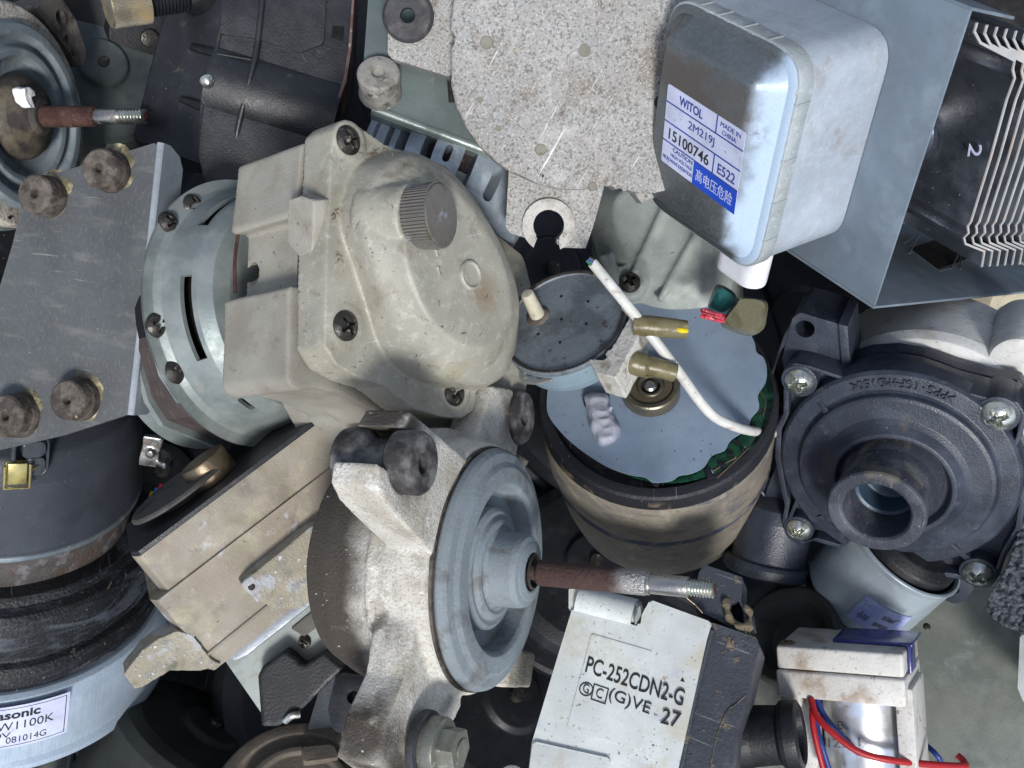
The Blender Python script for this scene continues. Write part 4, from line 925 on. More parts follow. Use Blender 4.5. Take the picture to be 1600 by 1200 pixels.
# ------------------------------------------------------------------ round motor with ringed cover and short shaft, top left corner
def corner_motor():
    F = FT(40, 182, -3.3, 54, 0)
    T = Thing('fan_motor', 'motor with ringed blue-grey cover, black hub and short rusty shaft with white paint dab', 'motor', F)
    bm = mk('blue_grey_cover', sr(138, 150, 156), .5, .2, layers=[L(sr(110, 122, 128), 1.4, .42, .64, .6), L(sr(92, 84, 74), 1.8, .54, .72, .6), specks(.7, 8, .69), L(sr(166, 176, 180), 5, .5, .7, .4)], bump=(20, .12))
    T.add('cover', lathe([(0, -.15), (.7, -.15), (.86, -.12), (.92, .0), (1.02, .02), (1.08, -.08), (1.16, -.1), (1.24, .04), (1.38, .04), (1.43, -.04), (1.45, -.2), (0, -.3)], 110, rr=.03), bm)
    T.add('flange', lathe([(1.3, -.1), (1.68, -.12), (1.73, -.2), (1.73, -.34), (1.3, -.4)], 110, rr=.03), M['whitecast'])
    T.add('shell', lathe([(1.6, -.34), (1.78, -.5), (1.80, -1.0), (1.7, -1.3), (1.75, -1.5), (1.85, -1.55), (1.85, -1.75), (1.6, -2.2), (0, -2.2)], 90, rr=.06), M['steelgreen'])
    h = T.add('hub', lathe([(0, .34), (.24, .34), (.3, .26), (.58, .1), (.66, -.02), (.68, -.14), (0, -.2)], 80, rr=.05), mk('sooty_hub', sr(66, 62, 60), .6, .2, layers=[L(sr(104, 96, 80), 1.6, .45, .65, .8), L(sr(40, 38, 36), 3, .5, .65, .6)], bump=(10, .25)))
    pd = [F.P(*p, .3) for p in ((32, 139), (40, 136), (48, 142), (50, 150), (43, 152), (46, 160), (50, 168), (42, 168), (36, 158), (33, 148))]
    T.add('paint_dab', cast([ext([(p.x, p.y) for p in pd], .16, .36)], .015, 2, wob=.02, wscale=9), mk('white_paint', (.8, .8, .8), .5, bump=(14, .4)), h)
    z1, z2, z3, z4 = F.axz(120), F.axz(150), F.axz(186), F.axz(228)
    s = T.add('shaft', join(cyl(.165, .2, z1, .02), cyl(.155, z1 - .02, z2, .02)), M['rust'])
    T.add('shaft_end', join(cyl(.118, z2 - .02, z3, .01)), M['baresteel'], s)
    th = [(0, z4), (.08, z4)]; n = 8; st = (z4 - z3 - .02) / n
    for i in range(n): a = z4 - .02 - st * i; th += [(.117, a), (.092, a - st * .5)]
    th += [(.11, z3), (0, z3)]
    T.add('thread', lathe(th, 36), M['zinc'], s); T.add('shaft_tip', cyl(.078, z4 - .01, z4 + .012, .005), M['rust'], s)
    ear = ext(rnd(F.px([(52, 10), (95, -6), (118, 30), (136, 84), (126, 108), (100, 70)], -.3), .08), -.9, -.3, .06)
    e = T.add('mounting_ear', boolean(ear, [tr(cyl(.13, -1.2, 0, 0, 30), F.P(95, 28, -.3)), tr(cyl(.08, -.45, 0, 0, 24), F.P(106, 62, -.3))]), mk('sooty_cast', sr(110, 104, 98), .75, layers=[L(sr(160, 152, 138), 1.6, .5, .66, .7), L(sr(56, 50, 46), 2.4, .5, .66, .8)], bump=(16, .4)))
    for x, y in ((57, 54), (104, 113), (116, 258), (15, 340)):
        T.add('rivet_hole', tr(cyl(.028, -.2, -.095, 0, 16), (*F.loc(x, y, -.11), 0)), M['darkgap'])
    return T
corner_motor()
# ------------------------------------------------------------------ big round motor with grey film on top
def film_motor():
    F = FT(1025, 612, -1.6, 33, 93)
    T = Thing('brushless_motor', 'big round tan motor topped with pale grey film over a green circuit board', 'motor', F)
    P = lambda pts, z=0.0: F.px(pts, z)
    bm = mk('dusty_tan_motor_body', sr(134, 127, 114), .7, layers=[L(sr(112, 106, 98), 1.2, .42, .64, .7), L(sr(78, 82, 96), 2.0, .52, .68, .75, stretch=(1, 1, 4)), L(sr(166, 160, 144), 3, .55, .7, .5), L(sr(48, 52, 66), 4, .60, .68, .7, stretch=(1, 1, 6), seed=3), specks(.7, 9, .68)], bump=(22, .35))
    T.add('body', lathe([(1.70, -.30), (1.84, -.32), (1.88, -.5), (1.88, -1.3), (1.86, -1.55), (1.84, -1.7), (1.80, -2.1), (1.76, -2.7), (1.66, -3.3), (1.4, -3.8), (.9, -4.1), (0, -4.1)], 120, rr=.06), bm)
    T.add('body_ring', lathe([(1.80, -1.50), (1.875, -1.54), (1.875, -1.66), (1.78, -1.70)], 120, rr=.02), mk('blue_black_ring', sr(64, 68, 86), .6, layers=[L(sr(120, 116, 106), 2.2, .48, .62, .8)], bump=(18, .3)))
    rim = mk('black_rim', sr(36, 37, 42), .55, layers=[L(sr(120, 108, 88), 2.4, .52, .66, .75, rough=.9, grad=((0, 0, -1), .1, .3)), scr(sr(150, 150, 152), .5, 3, (0, 0, 20), .66)], bump=(18, .3))
    T.add('rim', lathe([(0, -.14), (1.62, -.14), (1.68, -.02), (1.83, -.02), (1.87, -.06), (1.885, -.34), (1.8, -.4)], 120, rr=.02), rim)
    pcb = T.add('circuit_board', tr(lathe([(0, -.02), (1.58, -.02), (1.59, -.06), (0, -.08)], 100), (F.loc(1046, 611)[0], F.loc(1046, 611)[1], 0)), mk('green_board', sr(14, 52, 38), .35, layers=[L(sr(26, 74, 50), 5, .5, .56, .6), L(sr(10, 40, 34), 7, .56, .6, .6)], bump=(10, .05)))
    cp = []
    for (x, y, s_) in ((1150, 692, .07), (1108, 742, .10), (1128, 728, .06), (1142, 712, .05), (1160, 705, .04), (1024, 758, .06), (1035, 757, .03), (1185, 640, .06), (1176, 668, .07)):
        p = F.loc(x, y, -.02); cp.append(tr(box(0, 0, .01, s_ * 1.8, s_, .05, .01), (p[0], p[1], 0), (0, 0, x * 7 % 90)))
    T.add('chip', join(*cp), M['blackdeep'], pcb)
    wm = M['label']
    tr_ = []
    for (x0, y0, x1, y1) in ((1112, 738, 1150, 716), (1120, 747, 1170, 700), (1188, 612, 1192, 650)):
        a, b = F.loc(x0, y0, -.02), F.loc(x1, y1, -.02); tr_.append(tube([(*a, -.015), ((a[0] + b[0]) / 2 + .05, (a[1] + b[1]) / 2 - .06, -.015), (*b, -.015)], .012, 6, 4))
    T.add('track', join(*tr_), M['oldbrass'], pcb)
    T.add('solder_pad', tr(lathe([(0, .02), (.05, .015), (.06, 0)], 20), F.P(1108, 738, -.02)), wm, pcb)
    # translucent grey film with wavy edge
    e = [(857, 650), (855, 628), (858, 600), (866, 570), (884, 540), (915, 510), (960, 484), (1010, 471), (1062, 469), (1105, 477), (1140, 493), (1165, 514), (1178, 536), (1182, 553), (1193, 562), (1198, 580), (1196, 600), (1184, 620), (1186, 640), (1174, 655), (1168, 672), (1150, 684), (1140, 692), (1132, 706), (1112, 714), (1100, 732), (1080, 742), (1062, 745), (1052, 752), (1040, 755), (1020, 756), (1008, 748), (985, 744), (955, 734), (925, 717), (895, 695), (872, 672)]
    hole = [F.loc(1014 + 45 * cos(a) + 0, 606 + 40 * sin(a), .0) for a in [2 * pi * i / 24 for i in range(24)]]
    o = [tuple(p)[:2] for p in spline(P(e), 3, True)]
    fm = mk('grey_film', sr(132, 149, 168), .38, layers=[L(sr(142, 157, 174), .9, .4, .64, .7), L(sr(122, 138, 158), 2.0, .5, .7, .5), L(sr(84, 92, 110), 12, .70, .73, .8), scr(sr(176, 186, 198), .35, 1.2, (0, 0, 40), .66), lspecks(sr(196, 202, 210), .5, 13, .71)], bump=(1.2, .35))
    T.add('film', ext(o, .03, .05, .0, holes=[hole]), fm)
    # bearing
    g = F.P(1016, 600, .28)
    bs = T.add('bearing', tr(lathe([(0, -.14), (.1, -.14), (.14, -.1), (.15, -.03), (.20, -.02), (.21, -.05), (.34, -.05), (.36, -.01), (.43, 0), (.455, -.03), (.455, -.36), (.3, -.4)], 72, rr=.012), g), mk('bearing_steel', sr(128, 122, 108), .35, .85, layers=[L(sr(70, 62, 48), 4, .46, .66, .8), L(sr(96, 84, 60), 2, .5, .7, .5)], bump=(14, .15)))
    T.add('shaft_stub', tr(lathe([(0, -.02), (.07, -.02), (.10, -.05), (.11, -.14)], 30), g), M['baresteel'], bs)
    T.add('seal', tr(lathe([(.22, -.04), (.335, -.04)], 60), g), mk('bearing_seal', sr(92, 84, 66), .45, .3, bump=(14, .2)), bs)
    # blob of dried glue
    b = [(912, 618), (935, 612), (950, 616), (952, 632), (960, 650), (970, 670), (966, 688), (948, 696), (936, 694), (928, 680), (920, 664), (918, 645)]
    bl = loft([(P(b, .05), .04), ([F.loc(941 + (x - 941) * .93, 655 + (y - 655) * .94, .14) for x, y in b], .17), ([F.loc(941 + (x - 941) * .68, 655 + (y - 655) * .78, .22) for x, y in b], .25)], 80)
    ridges = [tube([F.P(922 + k * 4, 638 + k * 14, .19), F.P(942 + k * 3, 645 + k * 13, .235), F.P(956 + k * 2, 636 + k * 14, .19)], .04, 8, 4) for k in range(4)]
    T.add('glue_blob', cast([bl] + ridges, .02, 6, wob=.03, wscale=5), mk('milky_glue', sr(196, 200, 214), .3, layers=[L(sr(168, 172, 186), 4, .48, .64, .6), L(sr(150, 146, 140), 6, .62, .7, .5)], trans=.15, bump=(8, .3)))
    T.add('black_mark', join(ext(rnd(P([(910, 620), (920, 615), (931, 618), (926, 627), (912, 628)], .2), .02), .05, .13), ext(rnd(P([(940, 614), (950, 610), (952, 614), (944, 618)], .2), .01), .05, .12)), M['ink'])
    rn = random.Random(5)
    T.add('grit', debris(F, [(*F.loc(rn.uniform(880, 1170), rn.uniform(490, 730)), .055, 1, .02) for _ in range(45)], 3, .012), M['lint'])
    # feet and base bulge, low on the body
    T.add('base_block', tr(cyl(.6, -3.2, -2.2, .1, 40), (-1.0 * 0 + .0, 0, 0)), bm)
    return T
film_motor()

# ------------------------------------------------------------------ small geared motor lying on it
def small_motor():
    F = FT(881, 502, .0, 44, 118)
    T = Thing('timer_motor', 'small round blue-grey motor with an off-white peg and two sleeved terminals', 'motor', F)
    R = 1.0
    top = mk('tarnished_lid', sr(108, 116, 122), .5, .1, layers=[L(sr(70, 74, 78), 1.6, .44, .62, .7), L(sr(132, 140, 146), 2.0, .54, .72, .6, seed=2), L(sr(56, 48, 42), 6, .6, .68, .8), L(sr(60, 54, 50), 22, .6, .68, .5)], bump=(18, .2))
    T.add('can', lathe([(0, -.62), (.86, -.62), (.96, -.54), (1.0, -.4), (1.01, -.02), (.98, 0)], 90, rr=.03), mk('pale_blue_can', sr(140, 160, 172), .45, .3, layers=[L(sr(110, 126, 134), 1.5, .48, .68, .6), L(sr(84, 74, 62), 5, .64, .7, .8), specks(.7, 10, .68)], bump=(18, .1)))
    lid = T.add('lid', lathe([(0, .0), (.94, .0), (.96, .035), (1.0, .045), (1.035, .02), (1.03, -.05), (.99, -.07)], 100, rr=.012), top)
    T.add('rim_bead', lathe([(.955, .03), (.985, .052), (1.015, .045)], 100), M['darkscrew'], lid)
    for (x, y) in ((877, 463), (919, 471), (877, 499), (916, 506), (875, 535), (841, 522)):
        T.add('punched_hole', tr(cyl(.026, -.01, .004, 0, 14), (*F.loc(x, y, 0), 0)), M['darkgap'], lid)
    p = F.P(841, 494, 0)
    T.add('boss', tr(lathe([(0, .05), (.15, .05), (.19, .02), (.2, -.01)], 40), p), M['brownrubber'])
    pg = mk('off_white_peg', sr(186, 180, 160), .5, layers=[L(sr(130, 112, 84), 4, .54, .7, .7), specks(.5, 12, .66)], bump=(14, .2))
    q = F.inv(W(823, 458, F.world(p).z + .34)); d = q - p
    T.add('peg', along(lathe(rnd([(0, d.length), (.105, d.length), (.12, .1), (.13, 0), (0, 0)], .03, 3, False), 30), p, d), pg)
    ear = boolean(ext(rnd(F.px([(813, 575), (822, 572), (862, 578), (868, 586), (862, 594), (840, 600), (816, 598), (811, 590)], -.12), .03), -.15, -.10), [tr(cyl(.075, -.3, .1, 0, 20), F.P(824, 587, -.12)), tr(cyl(.075, -.3, .1, 0, 20), F.P(846, 587, -.12))])
    T.add('ear', ear, mk('ear_steel', sr(150, 152, 150), .4, .6, layers=[specks(.7, 9, .62)], bump=(18, .15)))
    # terminal block
    wb_ = mk('dirty_white_block', sr(186, 184, 176), .6, layers=[L(sr(130, 120, 104), 4, .5, .66, .8), L(sr(120, 112, 100), 20, .58, .66, .5), specks(.8, 8, .66)], bump=(16, .4))
    bl = ext(rnd(F.px([(918, 560), (945, 562), (958, 540), (984, 496), (968, 478), (986, 470), (1002, 486), (996, 530), (974, 568), (962, 590), (930, 582)], .1), .02), -.45, .1, .03)
    T.add('terminal_block', cast([bl, tr(box(0, 0, -.05, .3, .1, .3), (*F.loc(960, 555, .1), 0), (0, 0, 30))], .02, 2, wob=.01, wscale=6), wb_)
    sl = mk('olive_sleeve', sr(124, 116, 84), .3, layers=[L(sr(176, 168, 120), 3, .5, .68, .6), L(sr(92, 80, 48), 2.4, .5, .66, .6)], trans=.25, bump=(7, .25))
    zt = F.world(F.P(985, 530, .05)).z
    A = [F.at(990, 508, zt), F.at(1020, 510, zt + .02), F.at(1072, 515, zt - .02)]
    s = T.add('terminal_sleeve', tr(tube(A, [.155, .16, .14], 16, 6), (0, 0, 0)), sl)
    T.add('yellow_wire', tube([F.at(1050, 513, zt + .02), F.at(1064, 516, zt + .13), F.at(1073, 517, zt + .08)], .04, 8, 4), mk('yellow_core', sr(226, 200, 30), .4), s)
    A = [F.at(962, 562, zt - .1), F.at(975, 566, zt - .08), F.at(985, 566, zt), F.at(1010, 572, zt), F.at(1016, 572, zt + .04), F.at(1055, 582, zt)]
    T.add('terminal_sleeve', tube(A, [.10, .16, .18, .18, .15, .14], 16, 6), sl)
    return T
small_motor()

# ------------------------------------------------------------------ white cable across
def cable():
    F = F0(1060, 585, 1.3)
    T = Thing('power_cable', 'stiff white cable with cut end lying across the grey film motor', 'cable', F)
    z = [.7, .8, .8, .6, .3, .05, -.25, -.75, -1.45, -2.4]
    pp = [(926, 411), (962, 455), (1008, 512), (1058, 578), (1092, 625), (1115, 650), (1142, 664), (1172, 673), (1205, 676), (1240, 680)]
    wm = mk('grimy_white_sheath', sr(206, 206, 200), .45, layers=[L(sr(140, 112, 90), 3.5, .56, .70, .6), L(sr(170, 166, 156), 1.6, .48, .68, .6), specks(.7, 8, .67)], bump=(14, .15))
    T.add('sheath', tube([F.at(a, b, c) for (a, b), c in zip(pp, z)], .088, 20, 8), wm)
    for i, c in enumerate((sr(30, 90, 60), sr(36, 60, 130), sr(60, 60, 66))):
        a = F.at(926, 411, 1.0) + Vector((.02 * (i - 1), .035 * (i - 1), .02)); b = F.at(917 + 2 * i, 407 - 2 * i, 1.03)
        T.add('wire_core', tube([a, a.lerp(b, .6), b], .028, 8, 2), mk('core_%s' % ('green', 'blue', 'grey')[i], c, .4))
    return T
cable()

# ------------------------------------------------------------------ pale motor housing in the dark behind
def ribbed_housing():
    F = FT(1020, 400, -2.6, 25, 100)
    T = Thing('motor_housing', 'grey-green cast housing with thin ribs, in shade between white disc and magnetron', 'housing', F)
    P = lambda pts, z=0.0: F.px(pts, z)
    a = loft([(P([(905, 300), (960, 250), (1080, 260), (1160, 350), (1150, 470), (1080, 500), (990, 490), (925, 420)]), -2.0), (P([(915, 310), (965, 265), (1075, 275), (1145, 360), (1135, 460), (1070, 485), (1000, 475), (940, 410)]), -.3), (P([(960, 330), (985, 300), (1065, 310), (1110, 370), (1105, 430), (1060, 450), (1020, 440), (975, 390)]), .1)], 80)
    b = cast([a, tr(cyl(.3, -1.2, .05, .05), (*P([(984, 440)])[0], 0))] + [tube([F.P(*p, .1), F.P(*q, .12)], .07, 8, 1, False) for p, q in (((940, 400), (958, 440)), ((955, 395), (962, 445)), ((1000, 400), (1008, 445)), ((1030, 470), (1110, 330)), ((990, 430), (1050, 300)))], .04, 3)
    T.add('housing', b, mk('grey_green_casting', sr(156, 163, 158), .55, layers=[L(sr(126, 132, 128), 1.2, .42, .64, .7), L(sr(176, 182, 176), 2.5, .55, .7, .5), specks(.8, 7, .68), L((.5, .5, .46), 3, .66, .7, .5, stretch=(.4, 3, 1), rot=(0, 0, 30))], bump=(18, .2)))
    T.add('screw', tr(screw_bm(.17, .1, 20), F.P(984, 440, .12)), M['darkscrew'])
    return T
ribbed_housing()
# ------------------------------------------------------------------ black pump
def arc_text(s, r, a_start, a_step, h, z, th=.02, flip=True):
    out = []
    for i, ch in enumerate(s):
        if ch == ' ': continue
        a = a_start + a_step * i; w = abs(a_step) * r * .78 * (.45 if ch in '-()I' else 1)
        rad = Vector((cos(a), sin(a))); tan = Vector((-sin(a), cos(a)))
        c = rad * r; up = -rad if flip else rad; rt = tan if flip else -tan
        bl = c - rt * w / 2 - up * h / 2
        hh = h * (.12 if ch == '-' else 1); 
        if ch == '-': bl = bl + up * h * .44
        out.append(text(ch, bl, bl + rt * w, bl + up * hh, z, th))
    return join(*out)
def pump():
    F = FT(1400, 735, -.8, 35, -106)
    T = Thing('water_pump', 'black plastic pump with ringed face, open round port and four bright cross-head screws', 'pump', F)
    P = lambda pts, z=0.0: F.px(pts, z)
    o = [(1228, 582), (1240, 567), (1265, 572), (1320, 590), (1348, 581), (1390, 579), (1435, 587), (1495, 609), (1544, 622), (1590, 628), (1604, 650), (1598, 680), (1584, 705), (1598, 740), (1602, 790), (1596, 830), (1572, 870), (1562, 900), (1545, 920), (1520, 916), (1500, 905), (1460, 900), (1425, 893), (1395, 890), (1350, 880), (1320, 860), (1270, 845), (1250, 852), (1228, 840), (1222, 815), (1226, 790), (1220, 765), (1211, 715), (1212, 670), (1224, 645), (1224, 610)]
    O = rnd(P(o), .06, 3)
    inner = [(x * .952, y * .952) for x, y in O]
    T.add('cover_plate', ext([(x * .985, y * .985) for x, y in O], -.62, -.22), M['pump'])
    T.add('cover_rim', ext(O, -.6, 0, .015, holes=[inner]), M['pump'])
    back = [(x * 1.0, y * 1.0) for x, y in O]
    T.add('rear_flange', ext(back, -.9, -.64, .03), M['pump'])
    face = [(1.80, -.3), (1.79, .0), (1.74, .06), (1.50, .08), (1.46, .12), (1.44, .2), (1.38, .22), (1.1, .24), (1.02, .3), (.92, .42), (.85, .43), (.80, .30), (.74, .28), (.70, .34)]
    T.add('volute_face', lathe(face, 128, rr=.03), M['pump'])
    pz = 1.22
    c = (F.P(1368, 801, pz)); sh = Vector((c.x, c.y))
    # pipe leaning along the picture: axis shifted slightly
    pipe = lathe([(.78, .26), (.70, .5), (.68, pz - .3), (.71, pz - .04), (.68, pz), (.52, pz), (.48, pz - .04), (.46, pz - .5), (.45, -.1), (0, -.1)], 96, rr=.025)
    for v in pipe.verts:
        t = max(0, min(1, (v.co.z - .2) / (pz - .2))); v.co.x += sh.x * t; v.co.y += sh.y * t
    pm = mk('pump_pipe_plastic', sr(56, 59, 67), .4, layers=[L(sr(104, 98, 86), 1.8, .48, .64, .7, rough=.85, grad=((-1, 0, 0), .1, .6)), L(sr(92, 95, 104), 2.2, .46, .66, .6), lspecks(sr(180, 180, 178), .7, 14, .66), scr(sr(140, 140, 146), .5, 3, (0, 0, 10), .64)], bump=(24, .25))
    T.add('port_pipe', pipe, pm)
    ins = lathe([(.455, pz - .62), (.40, pz - .64), (.395, pz - 1.0), (.36, pz - 1.02), (.0, pz - 1.1)], 60, rr=.02)
    T.add('port_liner', tr(ins, (sh.x * .5, sh.y * .5, 0)), mk('blue_grey_liner', sr(54, 74, 92), .35, layers=[specks(.4, 9)], bump=(14, .1)))
    sc = [(1248, 597, 22), (1558, 650, 24), (1247, 828, 20), (1528, 897, 22.5)]
    for i, (x, y, r) in enumerate(sc):
        p = F.P(x, y, .04)
        T.add('screw_boss', tr(cyl(r / 100 * 1.28, -.6, .02, .03, 48), (p.x, p.y, 0)), M['pump'])
        T.add('screw', tr(screw_bm(r / 100 * 1.02, .13, 25 + i * 13), p), M['zinc'])
        d = Vector((-p.x, -p.y, 0)).normalized(); L0 = Vector((p.x, p.y, 0))
        n = Vector((-d.y, d.x, 0)) * .05
        a, b = L0 + d * .28, L0 + d * max(.5, (L0.length - 1.42))
        T.add('rib', hexa([a - n + Vector((0, 0, -.3)), b - n + Vector((0, 0, -.1)), b + n + Vector((0, 0, -.1)), a + n + Vector((0, 0, -.3))], [a - n + Vector((0, 0, .0)), b - n + Vector((0, 0, .17)), b + n + Vector((0, 0, .17)), a + n + Vector((0, 0, .0))], .015), M['pump'])
    for (x0, y0, x1, y1) in ((1232, 690 + 90, 1258, 740), (1290, 775, 1250, 725), (1215, 665, 1218, 700)):
        pass
    # raised wall from the outlet up to the volute
    for q0, q1 in (((1232, 815), (1262, 742)), ((1262, 742), (1300, 800))):
        a, b = F.P(*q0, 0), F.P(*q1, 0); n = (b - a).cross(Vector((0, 0, 1))).normalized() * .03
        T.add('rib', hexa([a - n + Vector((0, 0, -.3)), b - n + Vector((0, 0, -.3)), b + n + Vector((0, 0, -.3)), a + n + Vector((0, 0, -.3))], [a - n, b - n + Vector((0, 0, .1)), b + n + Vector((0, 0, .1)), a + n], .01), M['pump'])
    a1 = atan2(*reversed(F.loc(1478, 634, .1))) % (2 * pi); a0 = atan2(*reversed(F.loc(1336, 608, .1))) % (2 * pi)
    T.add('moulded_lettering', arc_text('>PPS-(GF+MD)50<', 1.62, a1, (a0 - a1) / 14, .14, .07, .035), M['pump'])
    # mounting block, top left
    Z = -.45
    blk = [(1238, 498), (1250, 488), (1316, 508), (1323, 520), (1332, 600), (1228, 590), (1222, 560)]
    b = ext(rnd(P(blk, Z), .05), Z - .95, Z, .03)
    T.add('mounting_block', boolean(b, [tr(cyl(.15, Z - .5, Z + .2, 0, 32), F.P(1258, 514, Z) * 1.0 - Vector((0, 0, Z)) )]), M['pump'])
    T.add('block_rib', ext(P([(1310, 506), (1324, 510), (1332, 604), (1318, 606)], Z + .08), Z - .8, Z + .08, .02), M['pump'])
    fr = rnd(P([(1224, 525), (1240, 505), (1228, 600), (1226, 652), (1196, 642), (1190, 626)], Z), .03)
    cfr = (sum(p[0] for p in fr) / len(fr), sum(p[1] for p in fr) / len(fr))
    T.add('side_frame', ext(fr, Z - .6, Z - .02, .01, holes=[[(cfr[0] + (x - cfr[0]) * .68, cfr[1] + (y - cfr[1]) * .72) for x, y in fr]]), M['pump'])
    T.add('side_frame_floor', ext([(cfr[0] + (x - cfr[0]) * .8, cfr[1] + (y - cfr[1]) * .85) for x, y in fr], Z - .6, Z - .3), M['blackdeep'])
    # tabs with holes
    for pts, hole in (([(1158, 735), (1170, 732), (1215, 752), (1215, 800), (1180, 798), (1152, 786), (1148, 765)], (1170, 772)), ([(1460, 885), (1478, 876), (1518, 900), (1522, 920), (1510, 938), (1492, 944), (1466, 934), (1458, 915)], (1489, 921))):
        z = -.5
        t_ = boolean(ext(rnd(P(pts, z), .07), z - .22, z, .015), [tr(cyl(.10, z - .5, z + .2, 0, 28), Vector((*F.loc(*hole, z), 0)))])
        T.add('mounting_tab', t_, M['pump'])
    T.add('tab_wall', tube([F.P(*p, -.46) for p in ((1158, 738), (1160, 752), (1176, 758), (1192, 770), (1196, 786))], .035, 8, 4), M['pump'])
    # outlet: neck down to a round nozzle
    zN = F.world(F.P(1240, 780, -.5)).z
    A, B_, C_ = F.at(1232, 740, zN - .1), F.at(1215, 800, zN - .15), F.at(1198, 872, zN - .3)
    neck = ext(rnd(P([(1228, 690), (1212, 730), (1200, 760), (1180, 825), (1172, 850), (1262, 870), (1262, 830), (1236, 790), (1240, 760)], -.42), .08), -1.3, -.42, .12, seg=4)
    T.add('outlet_neck', neck, M['pump'])
    N_ = FT(1197, 893, F.world(C_).z - .3, 104, -103)
    T.add('outlet_nozzle', lathe([(0, 1.1), (.35, 1.1), (.54, 1.0), (.57, .85), (.58, .25), (.60, .22), (.66, .20), (.67, .04), (.64, 0), (.52, 0), (.48, .06), (.46, .6), (0, .6)][::-1], 72, rr=.025).__class__ and tr(lathe([(0, -1.3), (.35, -1.25), (.54, -1.05), (.57, -.85), (.59, -.24), (.65, -.22), (.67, -.16), (.67, -.03), (.64, 0), (.50, 0), (.46, -.1), (.44, -.7), (0, -.7)], 72, rr=.025), (0, 0, 0)), M['pump'], F=N_)
    # pale motor behind the cover
    mot = lathe([(0, -1.0), (1.68, -1.0), (1.78, -1.05), (1.84, -1.25), (1.84, -2.6), (1.7, -2.9), (0, -3.0)], 110, rr=.05)
    T.add('motor_shell', tr(mot, (-.05, .22, .0)), M['offwhite'], label='off-white round motor shell behind the black cover')
    p = F.P(1590, 560, -1.2); T.add('motor_boss', tr(cyl(.42, -1.3, .15, .12, 40), p), M['offwhite'])
    return T
pump()

def steel_ring():
    F = FT(1417, 853, -2.0, 60, 44)
    T = Thing('can_motor', 'black motor in a pale steel band with a blue printed strip, under the pump', 'motor', F)
    T.add('band', lathe([(.88, -.02), (.92, .02), (.97, .0), (.94, -.1), (.93, -1.25), (.89, -1.3), (.75, -1.35)], 110, rr=.02), mk('pale_steel_band', sr(178, 190, 198), .4, .6, layers=[L(sr(136, 148, 156), 1.4, .45, .68, .7), L(DUST, 4, .62, .74, .5, rough=.85)], bump=(20, .06)))
    T.add('can', lathe([(0, .3), (.5, .3), (.7, .25), (.82, .1), (.86, -.4), (.8, -1.6), (0, -1.7)], 90, rr=.08), M['blackdeep'])
    R = .945; a = [cylhit(F, *p, R) for p in ((1330, 985), (1352, 950), (1440, 930))]
    pr = [];
    lab = grid(0, 1, 0, 1, 24, 4)
    A0, Z0 = cylhit(F, 1318, 965, R); A1, Z1 = cylhit(F, 1440, 952, R); A2, Z2 = cylhit(F, 1352, 938, R)
    for v in lab.verts:
        u, w = v.co.x, v.co.y; v.co = Vector((A0 + (A1 - A0) * u, -1.1 + .55 * w, .004))
    T.add('printed_strip', wrap(lab, R), mk('blue_strip', sr(140, 152, 196), .4, layers=[L(sr(176, 186, 206), 3, .5, .66, .6), specks(.6, 6, .62)], bump=(10, .05)))
    def wt(s, u0, u1, v0, v1):
        t = text(s, (0, 0), (1, 0), (0, 1), 0, 0)
        for v in t.verts: v.co = Vector((A0 + (A1 - A0) * (u0 + (u1 - u0) * v.co.x), -1.1 + v0 + (v1 - v0) * v.co.y, .008))
        return wrap(t, R)
    def bar(u0, u1, v0, v1):
        g = grid(0, 1, 0, 1, 4, 1)
        for v in g.verts: v.co = Vector((A0 + (A1 - A0) * (u0 + (u1 - u0) * v.co.x), -1.1 + v0 + (v1 - v0) * v.co.y, .007))
        return wrap(g, R)
    rn = random.Random(2)
    T.add('worn_print', join(*[bar(.12 + k * .035, .135 + k * .035, .10 + rn.uniform(0, .05), .28 - rn.uniform(0, .08)) for k in range(6)] + [bar(.45 + k * .03, .465 + k * .03, .10 + rn.uniform(0, .05), .22) for k in range(10)] + [bar(.5 + k * .03, .512 + k * .03, .32, .42 + rn.uniform(-.04, .02)) for k in range(9)]), M['ink'])
    s = T.add('shaft', join(cyl(.12, -2.1, -1.2, .02, 24)), M['oldbrass'])
    return T
steel_ring()

